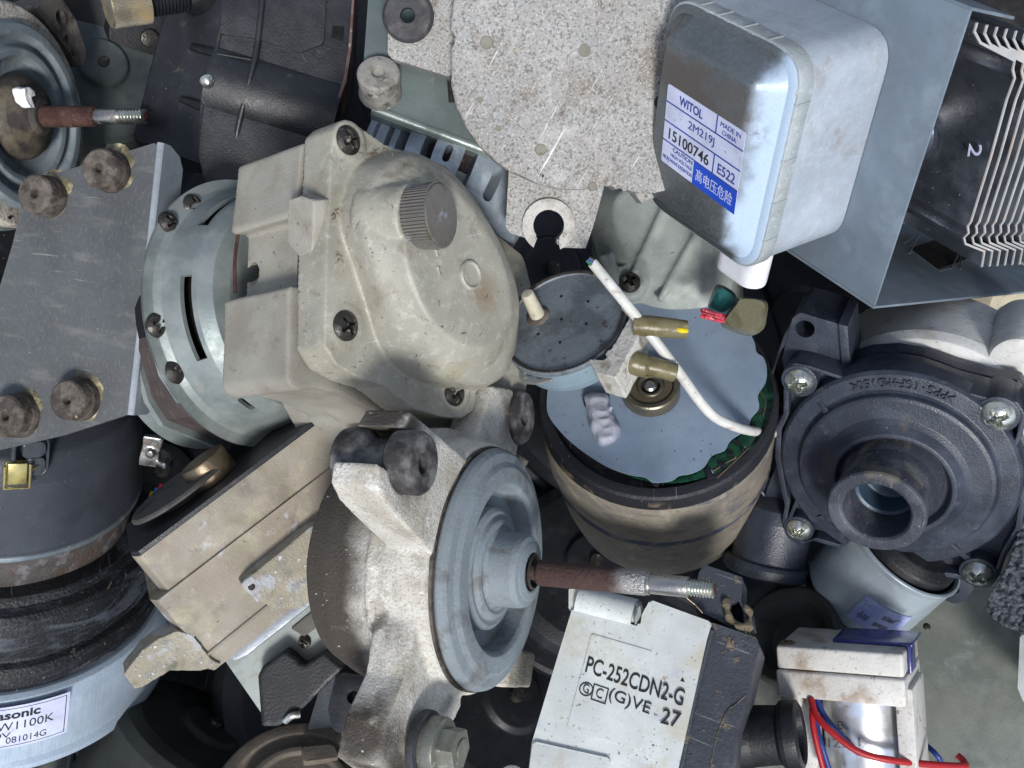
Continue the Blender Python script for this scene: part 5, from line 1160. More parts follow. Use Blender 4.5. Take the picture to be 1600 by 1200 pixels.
# ------------------------------------------------------------------ white drain pump with the printed type number
def white_pump():
    F = FT(985, 1090, .9, 10, 160)
    T = Thing('drain_pump', 'white plastic drain pump with large black printed type number and black clipped end', 'pump', F)
    P = lambda pts, z=0.0: F.px(pts, z)
    body = [(894, 951), (905, 947), (1000, 980), (1003, 960), (1016, 937), (1112, 972), (1104, 1000), (1052, 1235), (822, 1235), (831, 1160), (846, 1110), (870, 1030)]
    W_ = M['whiteplastic']
    T.add('body', ext(rnd(P(body), .05), -2.2, 0, .045, seg=3), W_)
    T.add('lower_step', ext(rnd(P([(834, 1158), (955, 1185), (948, 1260), (820, 1260)], .0), .05), -.3, .05, .03), W_)
    T.add('raised_field', ext(rnd(P([(925, 990), (1020, 1018), (1002, 1172), (885, 1140)], .0), .03), -.1, .014, .008), W_)
    T.add('hinge_lug', join(tube([F.P(905, 940, -.2), F.P(992, 962, -.2)], .27, 30, 1, False), ext(rnd(P([(890, 918), (900, 916), (1003, 945), (996, 975), (890, 955)], -.12), .05), -1.2, -.05, .04)), W_)
    d = (F.P(996, 962, -.1) - F.P(905, 940, -.1)).normalized()
    T.add('screw', along(screw_bm(.20, .05, 0, cross=False), F.P(999, 960, -.08), d), M['zinc'])
    z = .022; Lp = lambda x, y: F.loc(x, y, z)
    def tx(s, bl, br, tl, bold=.0, th=.004, zz=z): T.add('lettering', text(s, Lp(*bl), Lp(*br), Lp(*tl), zz, th, bold), M['ink'])
    tx('PC-252CDN2-G', (914, 1050), (1066, 1104), (920, 1025), .008)
    tx('(G)VE', (949, 1097), (1013, 1122), (955, 1074), .004); tx('27', (1031, 1130), (1060, 1138), (1037, 1106), .008)
    def ring_(c, r): 
        pts = [Lp(c[0] + r * cos(a), c[1] + r * sin(a)) for a in [2 * pi * i / 32 for i in range(32)]]
        cc = Lp(*c); inn = [(cc[0] + (x - cc[0]) * .84, cc[1] + (y - cc[1]) * .84) for x, y in pts]
        return ext(pts, z, z + .004, 0, holes=[inn])
    T.add('lettering', join(ring_((916, 1077), 11), text('G', Lp(910, 1081), Lp(919, 1085), Lp(913, 1067), z, .004, .0)), M['ink'])
    sq = [(928, 1068), (952, 1076), (946, 1101), (923, 1093)]; cs = Lp(937, 1084); S4 = [Lp(*p) for p in sq]
    T.add('lettering', join(ext(S4, z, z + .004, 0, holes=[[(cs[0] + (x - cs[0]) * .86, cs[1] + (y - cs[1]) * .86) for x, y in S4]]), text('C', Lp(930, 1089), Lp(940, 1093), Lp(934, 1074), z, .004)), M['ink'])
    T.add('lettering', ext([F.loc(*p, .006) for p in ((1063, 1064), (1070, 1066), (1067, 1058))], 0, .006), M['ink'])
    K = mk('dusty_black_clip', sr(56, 60, 68), .5, layers=[L(sr(88, 92, 98), 1.6, .48, .68, .5), L(sr(120, 106, 84), 3.2, .58, .68, .8, rough=.95, h=.4), scr(sr(150, 150, 150), .5, 2.5, (0, 0, 50), .65)], bump=(18, .3))
    T.add('black_end', ext(rnd(P([(1108, 972), (1120, 975), (1182, 996), (1186, 1010), (1168, 1085), (1150, 1140), (1140, 1235), (1050, 1235), (1100, 1010)], -.12), .04), -2.0, -.12, .04), K)
    T.add('seam_rib', tube([F.P(1112, 985, -.10), F.P(1085, 1090, -.10), F.P(1062, 1210, -.10)], .05, 8, 2, False), K)
    T.add('broken_edge', tube([F.P(1166, 1086, -.12), F.P(1150, 1100, -.11), F.P(1136, 1112, -.11), F.P(1120, 1150, -.12), F.P(1108, 1210, -.12)], .012, 6, 3), M['brownrubber'])
    cl = ext(rnd(P([(1085, 930), (1092, 895), (1100, 882), (1160, 902), (1158, 940), (1172, 950), (1176, 975), (1150, 985), (1120, 968), (1083, 950)], -.3), .02), -1.5, -.3, .03)
    cl2 = boolean(cl, [ext(P([(1140, 940), (1152, 934), (1160, 952), (1160, 972), (1148, 966), (1138, 954)], 0), -.9, .2)])
    T.add('connector', cl2, K)
    T.add('dust_clump', cast([tube([F.P(1134, 935, -.26), F.P(1138, 960, -.24), F.P(1158, 985, -.2), F.P(1172, 990, -.22)], .06, 8, 4), tube([F.P(1165, 945, -.26), F.P(1174, 965, -.24), F.P(1168, 985, -.2)], .045, 8, 4)], .02, 1, wob=.08, wscale=7), mk('felted_dust', sr(128, 118, 98), 1.0, layers=[L(sr(90, 80, 64), 6, .45, .65, .8)], bump=(24, 1.0)))
    T.add('hair', tube([F.P(1078, 920, .3), F.P(1072, 932, .2), F.P(1086, 945, .1), F.P(1098, 958, .0)], .006, 5, 6), M['oldbrass'])
    rn = random.Random(6)
    T.add('grit', debris(F, [(*F.loc(rn.uniform(870, 1050), rn.uniform(1145, 1190)), .004, 1, .04) for _ in range(26)] + [(*F.loc(1100, 1160, -.12), -.11, 14, .18), (*F.loc(1150, 1010, -.12), -.11, 26, .14)], 5, .014), M['lint'])
    G = FT(1168, 1150, -.4, 78, 2)
    T.add('hose_port', lathe([(0, -1.2), (.52, -1.2), (.50, -.1), (.46, .1), (.44, .5), (.50, .55), (.52, .62), (.51, .8), (.44, .84), (.38, .8), (.36, .3), (0, .3)], 72, rr=.02), M['blackdeep'], F=G)
    return T
white_pump()

# ------------------------------------------------------------------ small white valve motor with red and blue wires
def valve():
    F = FB(1410, 1022, .1, 176, 268.5, 52)
    T = Thing('geared_valve', 'small white valve block with metal motor tube and red and blue wires', 'valve', F)
    W_ = mk('grubby_white', sr(204, 202, 196), .5, layers=[L(sr(150, 132, 112), 1.6, .5, .66, .8), L(sr(120, 96, 76), 3.4, .62, .7, .8), L(sr(120, 112, 104), 18, .60, .68, .5), specks(.7, 9, .66)], bump=(18, .2))
    x0 = F.loc(1213, 1030)[0]; yl = F.loc(1411, 1060)[1]; yb = F.loc(1408, 1106)[1]
    T.add('cap', box(x0 / 2, yl / 2 - .0, -.72, abs(x0), abs(yl), 1.44, .05, 3), W_)
    T.add('gear_case', box(x0 / 2 - .01, (yl + yb) / 2 - .01, -.74, abs(x0) + .03, abs(yb - yl) - .02, 1.5, .05, 3), W_)
    T.add('foot', box(x0 + .17, yb - .06, -.35, .34, .25, .5, .05, 3), W_)
    T.add('screw', tr(screw_bm(.16, .08, 0), (x0 + .14, -.02 + .0, -.2), (-90, 0, 0)), M['oldbrass'])
    bl = mk('blue_violet_film', sr(54, 62, 132), .2, layers=[L(sr(90, 96, 170), 2.4, .5, .66, .6)], trans=.2, coat=.4, bump=(5, .1))
    T.add('blue_cover', join(box(-.55, .03, -.9, 1.25, .06, .9, .02), box(.03, -.18, -.6, .05, .45, .5, .02)), bl)
    T.add('side_frame', box(-.06, -1.7, -.75, .28, 2.2, 1.1, .04), W_)
    T.add('side_frame', box(x0 + .33, -1.75, -.75, .35, 1.9, .9, .04), W_)
    xm = (F.loc(1272, 1150)[0] + F.loc(1402, 1150)[0]) / 2; rad = abs(F.loc(1272, 1150)[0] - F.loc(1402, 1150)[0]) / 2 * 1.02
    tubm = tr(lathe([(0, 0), (rad, 0), (rad, 3.0), (0, 3.0)], 72), (xm, yb - 2.7, -.8), (-90, 0, 0))
    T.add('motor_tube', tubm, mk('brushed_tube', sr(214, 216, 216), .32, .75, layers=[L(sr(176, 196, 226), 1.8, .5, .64, .6), L(sr(150, 140, 130), 3, .56, .7, .5)], bump=(14, .05)))
    Rr = rad + .004; fz = F.sub((xm, 0, -.8), colmat(Vector((1, 0, 0)), Vector((0, 0, -1)), Vector((0, 1, 0))))
    def wt(s, p0, p1, hgt):
        a0, z0 = cylhit(fz, *p0, Rr); a1, z1 = cylhit(fz, *p1, Rr); t = text(s, (0, 0), (1, 0), (0, 1), 0, 0)
        for v in t.verts: v.co = Vector((a0 + (a1 - a0) * v.co.x, z0 + (z1 - z0) * v.co.x + hgt * v.co.y, 0))
        return wrap(t, Rr)
    T.add('lettering', join(wt('B.', (1309, 1140), (1324, 1140), .14), wt('21221', (1288, 1165), (1345, 1166), .15)), mk('grey_stamp', sr(110, 112, 116), .6), F=fz)
    red = mk('red_wire', sr(160, 30, 36), .4, layers=[specks(.4, 8, .7)], bump=(10, .1)); blu = mk('blue_wire', sr(34, 56, 120), .4, layers=[specks(.4, 8, .7)], bump=(10, .1))
    zt = F.world(F.P(1270, 1100, .1)).z
    T.add('red_wire', tube([F.at(1267, 1092, zt - .1), F.at(1276, 1118, zt + .1), F.at(1300, 1144, zt + .3), F.at(1345, 1176, zt + .45), F.at(1410, 1190, zt + .45), F.at(1500, 1197, zt + .1), F.at(1506, 1190, zt - .1), F.at(1496, 1180, zt - .2)], .055, 12, 6), red)
    T.add('red_wire', tube([F.at(1269, 1096, zt - .15), F.at(1270, 1130, zt - .05), F.at(1277, 1165, zt), F.at(1290, 1215, zt)], .05, 12, 6), red)
    T.add('blue_wire', tube([F.at(1277, 1092, zt - .12), F.at(1286, 1115, zt - .02), F.at(1310, 1146, zt + .05), F.at(1345, 1180, zt + .08), F.at(1385, 1215, zt)], .05, 12, 6), blu)
    T.add('blue_wire', tube([F.at(1274, 1096, zt - .2), F.at(1276, 1130, zt - .1), F.at(1284, 1165, zt), F.at(1300, 1215, zt)], .045, 12, 6), blu)
    T.add('blue_wire', tube([F.at(1448, 1165, zt - .8), F.at(1462, 1178, zt - .6), F.at(1470, 1192, zt - .6), F.at(1468, 1215, zt - .6)], .045, 12, 6), blu)
    return T
valve()
# ------------------------------------------------------------------ big stacked round motor, lower left
def drum_motor():
    F = FT(2, 740, -5.3, 54, 90)
    T = Thing('vacuum_motor', 'large round motor with black cup, scuffed black rings and labelled galvanised drum', 'motor', F)
    cupm = mk('satin_black_cup', sr(56, 60, 67), .3, layers=[L(sr(64, 68, 76), 1.2, .42, .66, .6), lspecks(sr(180, 182, 186), .6, 11, .69), scr(sr(130, 132, 136), .4, 3, (0, 90, 0), .66)], bump=(20, .06))
    T.add('cup', lathe([(0, 1.9), (1.5, 1.85), (1.86, 1.6), (1.98, 1.2), (2.04, .4), (2.07, .10), (2.06, .03)], 140, rr=.15), cupm)
    T.add('cup_rim', lathe([(2.02, .05), (2.05, .05), (2.08, .02), (2.08, -.04), (2.06, -.07), (1.9, -.07)], 140, rr=.015), M['steelblue'])
    T.add('rust_band', lathe([(1.96, -.03), (1.96, -.62), (1.9, -.7)], 140), mk('rusty_band', sr(88, 84, 82), .6, .4, layers=[L(sr(76, 58, 46), 2.2, .46, .62, .9, rough=.85), L(sr(124, 124, 128), 3.2, .5, .66, .6), L(sr(60, 46, 38), 4, .56, .7, .7)], bump=(16, .4)))
    rub = mk('scuffed_black_rings', sr(28, 29, 32), .38, layers=[L(sr(80, 86, 96), .8, .50, .66, .65, stretch=(1, 1, 3), rough=.6, dist=.6), L(sr(64, 68, 76), 3.5, .5, .66, .5, stretch=(.6, .6, 4), seed=3), L(sr(150, 132, 110), 5, .66, .70, .8, stretch=(1, 1, 3)), scr(sr(150, 152, 156), .4, 1.8, (0, 60, 20), .66), lspecks(sr(190, 186, 180), .7, 10, .70)], bump=(14, .5))
    pr = [(1.9, -.60), (2.18, -.62), (2.22, -.67), (2.26, -.74), (2.30, -.76), (2.40, -.80), (2.47, -.88), (2.50, -1.05), (2.52, -1.3), (2.52, -1.48), (2.47, -1.54), (2.40, -1.58), (2.40, -1.66), (2.50, -1.70), (2.57, -1.8), (2.60, -2.0), (2.56, -2.12), (2.4, -2.16)]
    rb = lathe(pr, 180, rr=.03)
    from mathutils import noise
    for v in rb.verts:
        a = atan2(v.co.y, v.co.x); v.co.x *= 1 + .006 * noise.noise(Vector((a * 3, v.co.z * 5, 1))); v.co.z += .03 * noise.noise(Vector((cos(a) * 2, sin(a) * 2, v.co.z)))
    T.add('rubber_ring', rb, rub)
    gm = mk('galvanised_drum', sr(176, 192, 208), .42, .3, layers=[L(sr(132, 149, 162), 26, .45, .62, .4, stretch=(1, 1, .04), detail=2), L(sr(178, 192, 204), 44, .5, .66, .4, stretch=(1, 1, .05), detail=2), specks(.5, 8, .7)], bump=(20, .05))
    R = 2.80
    T.add('drum', lathe([(2.3, -2.1), (2.62, -2.1), (2.70, -2.14), (2.74, -2.24), (2.77, -2.30), (R, -2.36), (R, -3.34), (2.86, -3.42), (2.88, -3.5), (2.84, -3.54), (2.5, -3.6), (0, -3.7)], 160, rr=.03), gm)
    # label bent round the drum
    A1, Zt = cylhit(F, 106, 1085, R); A2, Zb = cylhit(F, 107, 1146, R); A0, _ = cylhit(F, -75, 1100, R)
    Zt, Zb = cylhit(F, 60, 1095, R)[1], cylhit(F, 60, 1158, R)[1]
    A1 = (A1 + A2) / 2
    def patch(u0, u1, v0, v1, d, mat, name, parent=None):
        g = grid(0, 1, 0, 1, 40, 2)
        for v in g.verts: v.co = Vector((A0 + (A1 - A0) * (u0 + (u1 - u0) * v.co.x), Zb + (Zt - Zb) * (v0 + (v1 - v0) * v.co.y), d))
        return T.add(name, wrap(g, R), mat, parent)
    lab = patch(0, 1, 0, 1, .008, M['label'], 'label')
    for (a, b, c, d_) in ((0, .97, .05, .062), (0, .97, .935, .947), (.962, .97, .05, .947)):
        patch(a, b, c, d_, .011, M['ink'], 'ruled_line', lab)
    def wt(s, u0, u1, v0, v1, bold=0.0):
        t = text(s, (0, 0), (1, 0), (0, 1), 0, 0, bold)
        for v in t.verts: v.co = Vector((A0 + (A1 - A0) * (u0 + (u1 - u0) * v.co.x), Zb + (Zt - Zb) * (v0 + (v1 - v0) * v.co.y), .012))
        return wrap(t, R)
    T.add('lettering', wt('Panasonic', .16, .735, .70, .90, .03), M['ink'], lab)
    T.add('lettering', wt('MC-BW1100K', .06, .86, .44, .63, .0), M['ink'], lab)
    T.add('lettering', wt('100V', .25, .49, .27, .39), M['ink'], lab)
    T.add('lettering', wt('081014G', .45, .80, .12, .27), M['ink'], lab)
    # brass clip and the moulded eye on the cup
    Rc = 1.99
    a0, z0 = cylhit(F, 7, 752, Rc); a1, z1 = cylhit(F, 45, 714, Rc)
    am, zm = (a0 + a1) / 2, (z0 + z1) / 2; w, h = abs(a1 - a0) * Rc, abs(z1 - z0)
    def onc(bm, a, z, d=0): return along(bm, ((Rc + d) * cos(a), (Rc + d) * sin(a), z), (cos(a), sin(a), 0), (-sin(a), cos(a), 0))
    c = T.add('brass_clip', onc(join(box(0, 0, .10, w * .86, h * .92, .05, .02), box(0, -.02, .04, w, h * .98, .06, .02)), am, zm), M['brass'])
    T.add('clip_wire', onc(join(tube([(-w * .55, h * .45, .16), (-w * .55, -h * .55, .14), (w * .55, -h * .55, .14), (w * .55, h * .5, .16)], .022, 8, 1, False), tube([(w * .5, h * .2, .15), (w * .8, h * .25, .12)], .02, 8, 1, False)), am, zm), M['brass'], c)
    a, z = cylhit(F, 52, 712, Rc)
    eye = rnd([(-.28, -.34), (.20, -.34), (.20, .34), (-.28, .34)], .16)
    T.add('moulded_eye', onc(ext(eye, -.1, .05, .03, holes=[[(x * .78, y * .85) for x, y in eye]]), a, z), cupm)
    T.add('eye_arm', onc(join(ext(rnd([(-.16, .05), (.12, .05), (.12, .3), (-.16, .3)], .06), 0, .12, .03), ext(rnd([(-.10, -.28), (.14, -.28), (.14, .0), (-.10, .0)], .06), 0, .07, .03)), a, z), cupm)
    return T
drum_motor()

# ------------------------------------------------------------------ tan cast housing lying on its side
def tan_housing():
    F = FT(345, 745, .1, 79, 128)
    T = Thing('gear_housing', 'tan cast housing lying on its side with pointed lug, black gasket and dark pulley', 'housing', F)
    tm = mk('tan_painted_casting', sr(144, 138, 126), .6, layers=[L(sr(140, 128, 114), 1.0, .42, .62, .7), L(sr(172, 164, 142), 1.6, .5, .68, .6), L(sr(122, 120, 90), 1.3, .50, .70, .6, seed=2), L(sr(104, 96, 84), 1.1, .5, .68, .6, seed=7), L(sr(98, 98, 96), 3.0, .64, .70, .6, dist=.6), L(sr(188, 190, 200), 2.1, .60, .70, .6, seed=5), specks(.8, 8, .69)], bump=(26, .2))
    chalk = mk('corroded_casting', sr(156, 149, 132), .7, layers=[L(sr(170, 174, 182), 1.9, .52, .62, .8, h=.2), L(sr(84, 86, 56), 1.4, .55, .7, .75, seed=3), L(sr(120, 124, 120), 4, .52, .66, .6), L(sr(216, 216, 214), 9, .58, .66, .7, h=.3)], bump=(22, .4))
    def dep(px, py): return F.inv(W(px, py, F.o.z))
    # local y runs down-left along the block, -z runs down-right, -x faces the camera
    def yof(px, py, x, z):      # y where the pixel meets the plane z (top of the layer)
        return F.loc(px, py, z)[1]
    def wallz(px, py, x=0.0):   # intersect the pixel with the near wall x = const: (y, z)
        C = F.inv(Vector((0, 0, H))); D = F.inv(W(px, py, 0)) - C; t = (x - C.x) / D.x; p = C + D * t; return p.y, p.z
    def slab(pa, pb, pc, x, depth, mat, name, bev=.05, back=2.6, **k):
        # pa: near upper edge left end, pb: right end, pc: near lower edge left end (pixels on the near wall)
        ya, za = wallz(*pa, x); yb, zb = wallz(*pb, x); yc, zc = wallz(*pc, x)
        return (ya, yb, za, zc)
    y0, z0 = wallz(208, 878); y1, _ = wallz(505, 658); _, zg = wallz(243, 930)
    yR = y1 - .1
    def layer(yl, yr, ztop, zbot, x, back, mat, name, cut=.35, bev=.04):
        pts = [(x, yr), (x, yl - cut * .2), (x + cut, yl + .05), (x + back, yl + .05), (x + back, yr)]
        return T.add(name, ext(rnd(pts, .06), zbot, ztop, bev, allb=False), mat)
    yA, zA0 = wallz(212, 874, 0); _, zA1 = wallz(246, 934, 0)
    yArt, _ = wallz(538, 690, 0)
    zA1 = zA0 - 1 * abs(zA1 - zA0)
    zt = 0.0; shift = zA0
    _, zc1 = wallz(243, 936, 0); yB, _ = wallz(240, 942, -.06); _, zB1 = wallz(272, 982, -.06)
    zS = wallz(356, 1034, -.1)[1]
    body_z = [zA0, zc1, zB1]
    layer(yA, yArt - .05, zA0, zc1 - .02, 0, 2.6, tm, 'upper_band')
    layer(yA - .02, yArt - .05, zA0 + .07, zA0 + .0, .02, 2.5, M['black'], 'gasket', bev=.0)
    yk = yB
    layer(yk, yArt - .05, zc1 - .02, zB1 - .3, -.07, 2.6, tm, 'middle_band')
    yC, _ = wallz(310, 1030, -.05)
    layer(yC + .0, yArt - .05, zB1 - .1, zS, -.02, 2.6, tm, 'lower_band')
    T.add('cast_bead', tube([Vector((-.04, *wallz(318, 1028, -.04))), Vector((-.04, *wallz(422, 944, -.04)))], .03, 8, 1, False), tm)
    # pointed lug, lower left: traced on a sheet that stands on the wall plane
    Q = F.sub((-.02, 0, 0), colmat(Vector((0, 1, 0)), Vector((0, 0, -1)), Vector((-1, 0, 0))))
    lug = [Q.loc(*p) for p in ((193, 1052), (200, 1042), (222, 1014), (246, 996), (276, 984), (300, 990), (330, 1028), (345, 1036), (330, 1042), (312, 1046), (266, 1046), (250, 1056), (222, 1072), (210, 1074))]
    T.add('pointed_lug', cast([ext(lug, -.5, .06)], .02, 3, wob=.01, wscale=4), chalk, F=Q, label='pointed lug at the lower left end')
    # block standing out from the wall
    b0 = [Q.loc(*p) for p in ((370, 903), (478, 815), (530, 800), (500, 850), (396, 932))]
    T.add('side_block', cast([ext(rnd(b0, .03), -.3, .42)], .025, 2, wob=.01, wscale=4), chalk, F=Q)
    T.add('block_hole', tube([Q.P(393, 917, .41), Q.P(393, 917, .435)], .055, 16, 1, False), M['darkscrew'], F=Q)
    T.add('wedge', ext([Q.loc(*p) for p in ((398, 934), (500, 852), (540, 880), (470, 950), (430, 950))], -.3, .08, .03), chalk, F=Q)
    # pulley and bearing on the top face
    zt = zA0 + .07
    c = F.loc(262, 800, zt + .25)
    T.add('pulley', tr(lathe([(0, .24), (.9, .24), (.94, .20), (.94, .16), (.5, .12), (.45, 0), (0, 0)], 90, rr=.02), (1.3, wallz(215, 850, .4)[0] - 1.0, zt)), mk('dark_grey_disc', sr(78, 76, 74), .6, layers=[L(sr(58, 56, 54), 1.5)], bump=(20, .15)))
    T.add('bearing', tr(cyl(.40, 0, .42, .04, 60), (1.0, wallz(334, 742, .5)[0], zt)), M['oldbrass'])
    return T
tan_housing()

# ------------------------------------------------------------------ pale grey-green bracket with a black connector
def pale_switch():
    F = FT(440, 1040, -3.0, 14, 220)
    T = Thing('motor_unit', 'pale grey-green plastic unit with black connector block and small cross-head screw', 'motor', F)
    P = lambda pts, z=0.0: F.px(pts, z)
    gm = mk('pale_green_plastic', sr(158, 166, 162), .5, layers=[L(sr(122, 128, 124), 1.6, .46, .66, .6), L(sr(146, 130, 112), 3, .62, .74, .6), specks(.7, 8, .68)], bump=(18, .12))
    T.add('plate', ext(rnd(P([(350, 1030), (372, 1012), (500, 915), (560, 930), (560, 1020), (470, 1060), (430, 1100), (414, 1122)]), .05), -1.6, 0, .04), gm)
    T.add('edge_bar', ext(P([(358, 1022), (372, 1030), (392, 1020), (500, 935), (500, 912)], 0), .0, .22, .04), mk('grey_bar', sr(140, 146, 154), .45, .3, layers=[specks(.6, 8, .66)], bump=(14, .1)))
    T.add('brown_patch', ext(P([(456, 982), (500, 946), (510, 970), (476, 994)], 0), .0, .06, .02), mk('brown_patch', sr(92, 88, 82), .6))
    T.add('connector', cast([ext(P([(408, 1052), (416, 1036), (450, 1012), (462, 1020), (478, 1036), (510, 1014), (540, 1040), (470, 1110), (440, 1130), (414, 1130)], .1), -.6, .35)], .03, 3), M['blackdeep'])
    T.add('screw', tr(screw_bm(.10, .05, 20), F.P(476, 1003, .03)), M['darkscrew'])
    T.add('metal_clip', tube([F.P(446, 1126, .35), F.P(456, 1118, .42), F.P(468, 1116, .38)], .06, 10, 4), M['zinc'])
    return T
pale_switch()
# ------------------------------------------------------------------ large smooth cover, lower right
def big_cover():
    F = FT(1440, 1110, -2.9, 14, 70)
    T = Thing('motor_housing', 'large smooth grey-olive painted cover with a small dimple, lying under the white valve', 'housing', F)
    P = lambda pts, z=0.0: F.px(pts, z)
    cm = mk('grey_olive_paint', sr(134, 138, 130), .5, layers=[L(sr(108, 114, 108), .7, .42, .62, .7), L(sr(158, 164, 158), 1.2, .55, .72, .5), specks(.7, 6, .69), specks(.4, 16, .66), L(sr(160, 172, 178), .9, .6, .74, .7)], bump=(24, .12))
    o = [(1190, 950), (1260, 880), (1400, 850), (1520, 870), (1600, 930), (1680, 1010), (1700, 1280), (1200, 1280), (1150, 1100)]
    a = loft([(P(o), -2.5), (P(o), -.5), (P([(1400 + (x - 1400) * .97, 1080 + (y - 1080) * .95) for x, y in o]), -.1), (P([(1400 + (x - 1400) * .9, 1080 + (y - 1080) * .86) for x, y in o]), .1), (P([(1400 + (x - 1400) * .6, 1080 + (y - 1080) * .55) for x, y in o]), .22)], 90)
    d = F.P(1447, 984, .05)
    T.add('cover', cast([a, tr(lathe([(0, -.3), (.24, -.3), (.20, .12), (.13, .16), (0, .15)], 32), d)], .045, 6), cm)
    T.add('dimple_screw', tr(screw_bm(.075, .04, 0, cross=False), d + Vector((0, 0, .15))), M['darkscrew'])
    return T
big_cover()

def foam():
    F = FT(1600, 880, -.2, 12, 150)
    pts = F.px([(1606, 770), (1595, 800), (1586, 850), (1570, 890), (1550, 925), (1540, 945), (1542, 958), (1560, 972), (1600, 990), (1700, 1010), (1720, 780)])
    b = cast([ext(pts, -1.2, 0)], .022, 1)
    from mathutils import noise
    b.normal_update()
    for v in b.verts:
        q = v.co * 13; v.co += v.normal * (.045 * noise.noise(q) + .03 * noise.noise(q * 2.1))
    solo('foam_block', 'dark grey coarse foam lump at the right edge beside the black pump', 'foam', F, b, mk('grey_foam', sr(92, 96, 102), .9, layers=[L(sr(52, 54, 60), 9, .42, .58, .8, detail=3), L(sr(140, 144, 150), 16, .58, .68, .6)], bump=(20, .8)), ang=180)
foam()

def beige_box():
    F = FB(1538, 506, -5.6, 150, 255, 20)
    T = Thing('capacitor_box', 'stained beige box wedged behind the finned bracket, with a grey metal edge', 'box', F)
    T.add('case', box(-1.6, .1, -1.4, 3.2, 1.2, 2.8, .04), mk('stained_beige', sr(176, 168, 146), .6, layers=[L(sr(130, 104, 76), 1.8, .52, .68, .8), specks(.8, 8, .66)], bump=(18, .2)))
    T.add('metal_edge', hexa([F.at(1500, 505, -6.4), F.at(1560, 505, -6.4), F.at(1610, 430, -6.4), F.at(1570, 430, -6.4)], [F.at(1537, 508, -5.5), F.at(1556, 520, -5.6), F.at(1575, 440, -5.6), F.at(1556, 440, -5.5)], .02), M['steelblue'])
    return T
beige_box()

# ------------------------------------------------------------------ things deeper in the heap
GRP = 'motors buried in the dark of the heap'  # most are plain fillers, added dark to keep the gaps black
def buried(px, py, z, tilt, az, r, h, mat, name, label, cat='motor', ribs=0, group=GRP):
    F = FT(px, py, z, tilt, az); T = Thing(name, label, cat, F, group)
    T.add('can', lathe([(0, .1), (r * .3, .1), (r * .34, .0), (r * .8, -.02), (r * .93, -.1), (r, -.25), (r, -h * .6), (r * 1.06, -h * .62), (r * 1.06, -h * .72), (r * .9, -h), (0, -h)], 72, rr=.05), mat)
    T.add('shaft', cyl(r * .07, 0, r * .12, .02, 20), M['darkscrew'])
    for i in range(ribs):
        a = 2 * pi * i / ribs; T.add('rib', along(box(0, 0, 0, .08, h * .5, .16, .02), ((r + .02) * cos(a), (r + .02) * sin(a), -h * .35), (cos(a), sin(a), 0), (-sin(a), cos(a), 0)), mat)
    return T
dk = mk('shaded_grey_casting', sr(84, 91, 90), .55, layers=[L(sr(60, 66, 66), 1.2, .42, .64, .7), specks(.7, 7, .68)], bump=(16, .2))
dg = mk('dark_olive_shell', sr(50, 53, 50), .5, layers=[L(sr(36, 38, 37), 1.2, .42, .64, .7), lspecks(sr(120, 118, 108), .5, 10, .7)], bump=(16, .15))
buried(160, 100, -6.8, 24, 60, 1.2, 2.5, dk, 'buried_motor', 'pale green round motor in shade, right of the ringed top left motor')
buried(230, 60, -7.4, 10, 0, 1.9, 2.5, M['blackdeep'], 'buried_motor', 'black round filler motor added deep under the knurled cap')
buried(250, 740, -8.2, 30, 60, 1.7, 2.5, M['blackdeep'], 'buried_motor', 'black motor deep in the gap beside the drum motor')
buried(860, 420, -8.6, 22, 20, 1.6, 2.5, M['blackdeep'], 'buried_motor', 'black filler motor added deep under the horseshoe lug')
buried(1240, 900, -8.6, 30, 120, 1.4, 2.4, dg, 'buried_motor', 'dark olive filler motor added deep under the pump nozzle')
buried(800, 1090, -8.6, 40, 30, 1.7, 2.5, M['blackdeep'], 'buried_motor', 'black filler motor added deep between the cast motor and the white pump')
buried(930, 880, -8.6, 20, 60, 1.5, 2.0, M['blackdeep'], 'buried_motor', 'black filler motor added deep under the rusty shaft')
buried(1250, 500, -8.6, 30, 200, 1.6, 2.0, M['blackdeep'], 'buried_motor', 'black filler motor added deep behind the pump mounting block')
buried(1590, 470, -6.2, 30, 100, 1.2, 2.0, M['blackdeep'], 'buried_motor', 'black motor at the right edge above the white pump shell', ribs=9)
buried(330, 1140, -7.6, 66, 60, 1.5, 3.2, dg, 'buried_motor', 'dark olive cylinder motor below the pointed lug')
buried(30, 400, -8.0, 20, 40, 1.9, 2.0, M['blackdeep'], 'buried_motor', 'black filler motor added deep under the footed plate')
buried(540, 690, -8.6, 20, 40, 1.6, 2.0, dg, 'buried_motor', 'dark filler motor added deep between the gearbox and the cast motor')
buried(1120, 820, -8.6, 20, 40, 1.4, 2.0, M['blackdeep'], 'buried_motor', 'black filler motor added deep under the film motor')
buried(480, 400, -8.6, 20, 40, 2.2, 2.0, M['blackdeep'], 'buried_motor', 'black filler motor added under the geared motor')
buried(1000, 560, -8.6, 10, 40, 2.4, 2.0, M['blackdeep'], 'buried_motor', 'black filler motor added under the small timer motor')
buried(560, 1080, -8.6, 10, 40, 2.2, 2.0, M['blackdeep'], 'buried_motor', 'black filler motor added under the cast motor')
buried(1120, 240, -8.6, 10, 40, 2.2, 2.0, M['blackdeep'], 'buried_motor', 'black filler motor added under the magnetron box')
buried(1350, 720, -8.6, 10, 40, 2.2, 2.0, M['blackdeep'], 'buried_motor', 'black filler motor added under the water pump')
buried(640, 150, -8.6, 10, 40, 2.2, 2.0, M['blackdeep'], 'buried_motor', 'black filler motor added under the slotted drum')

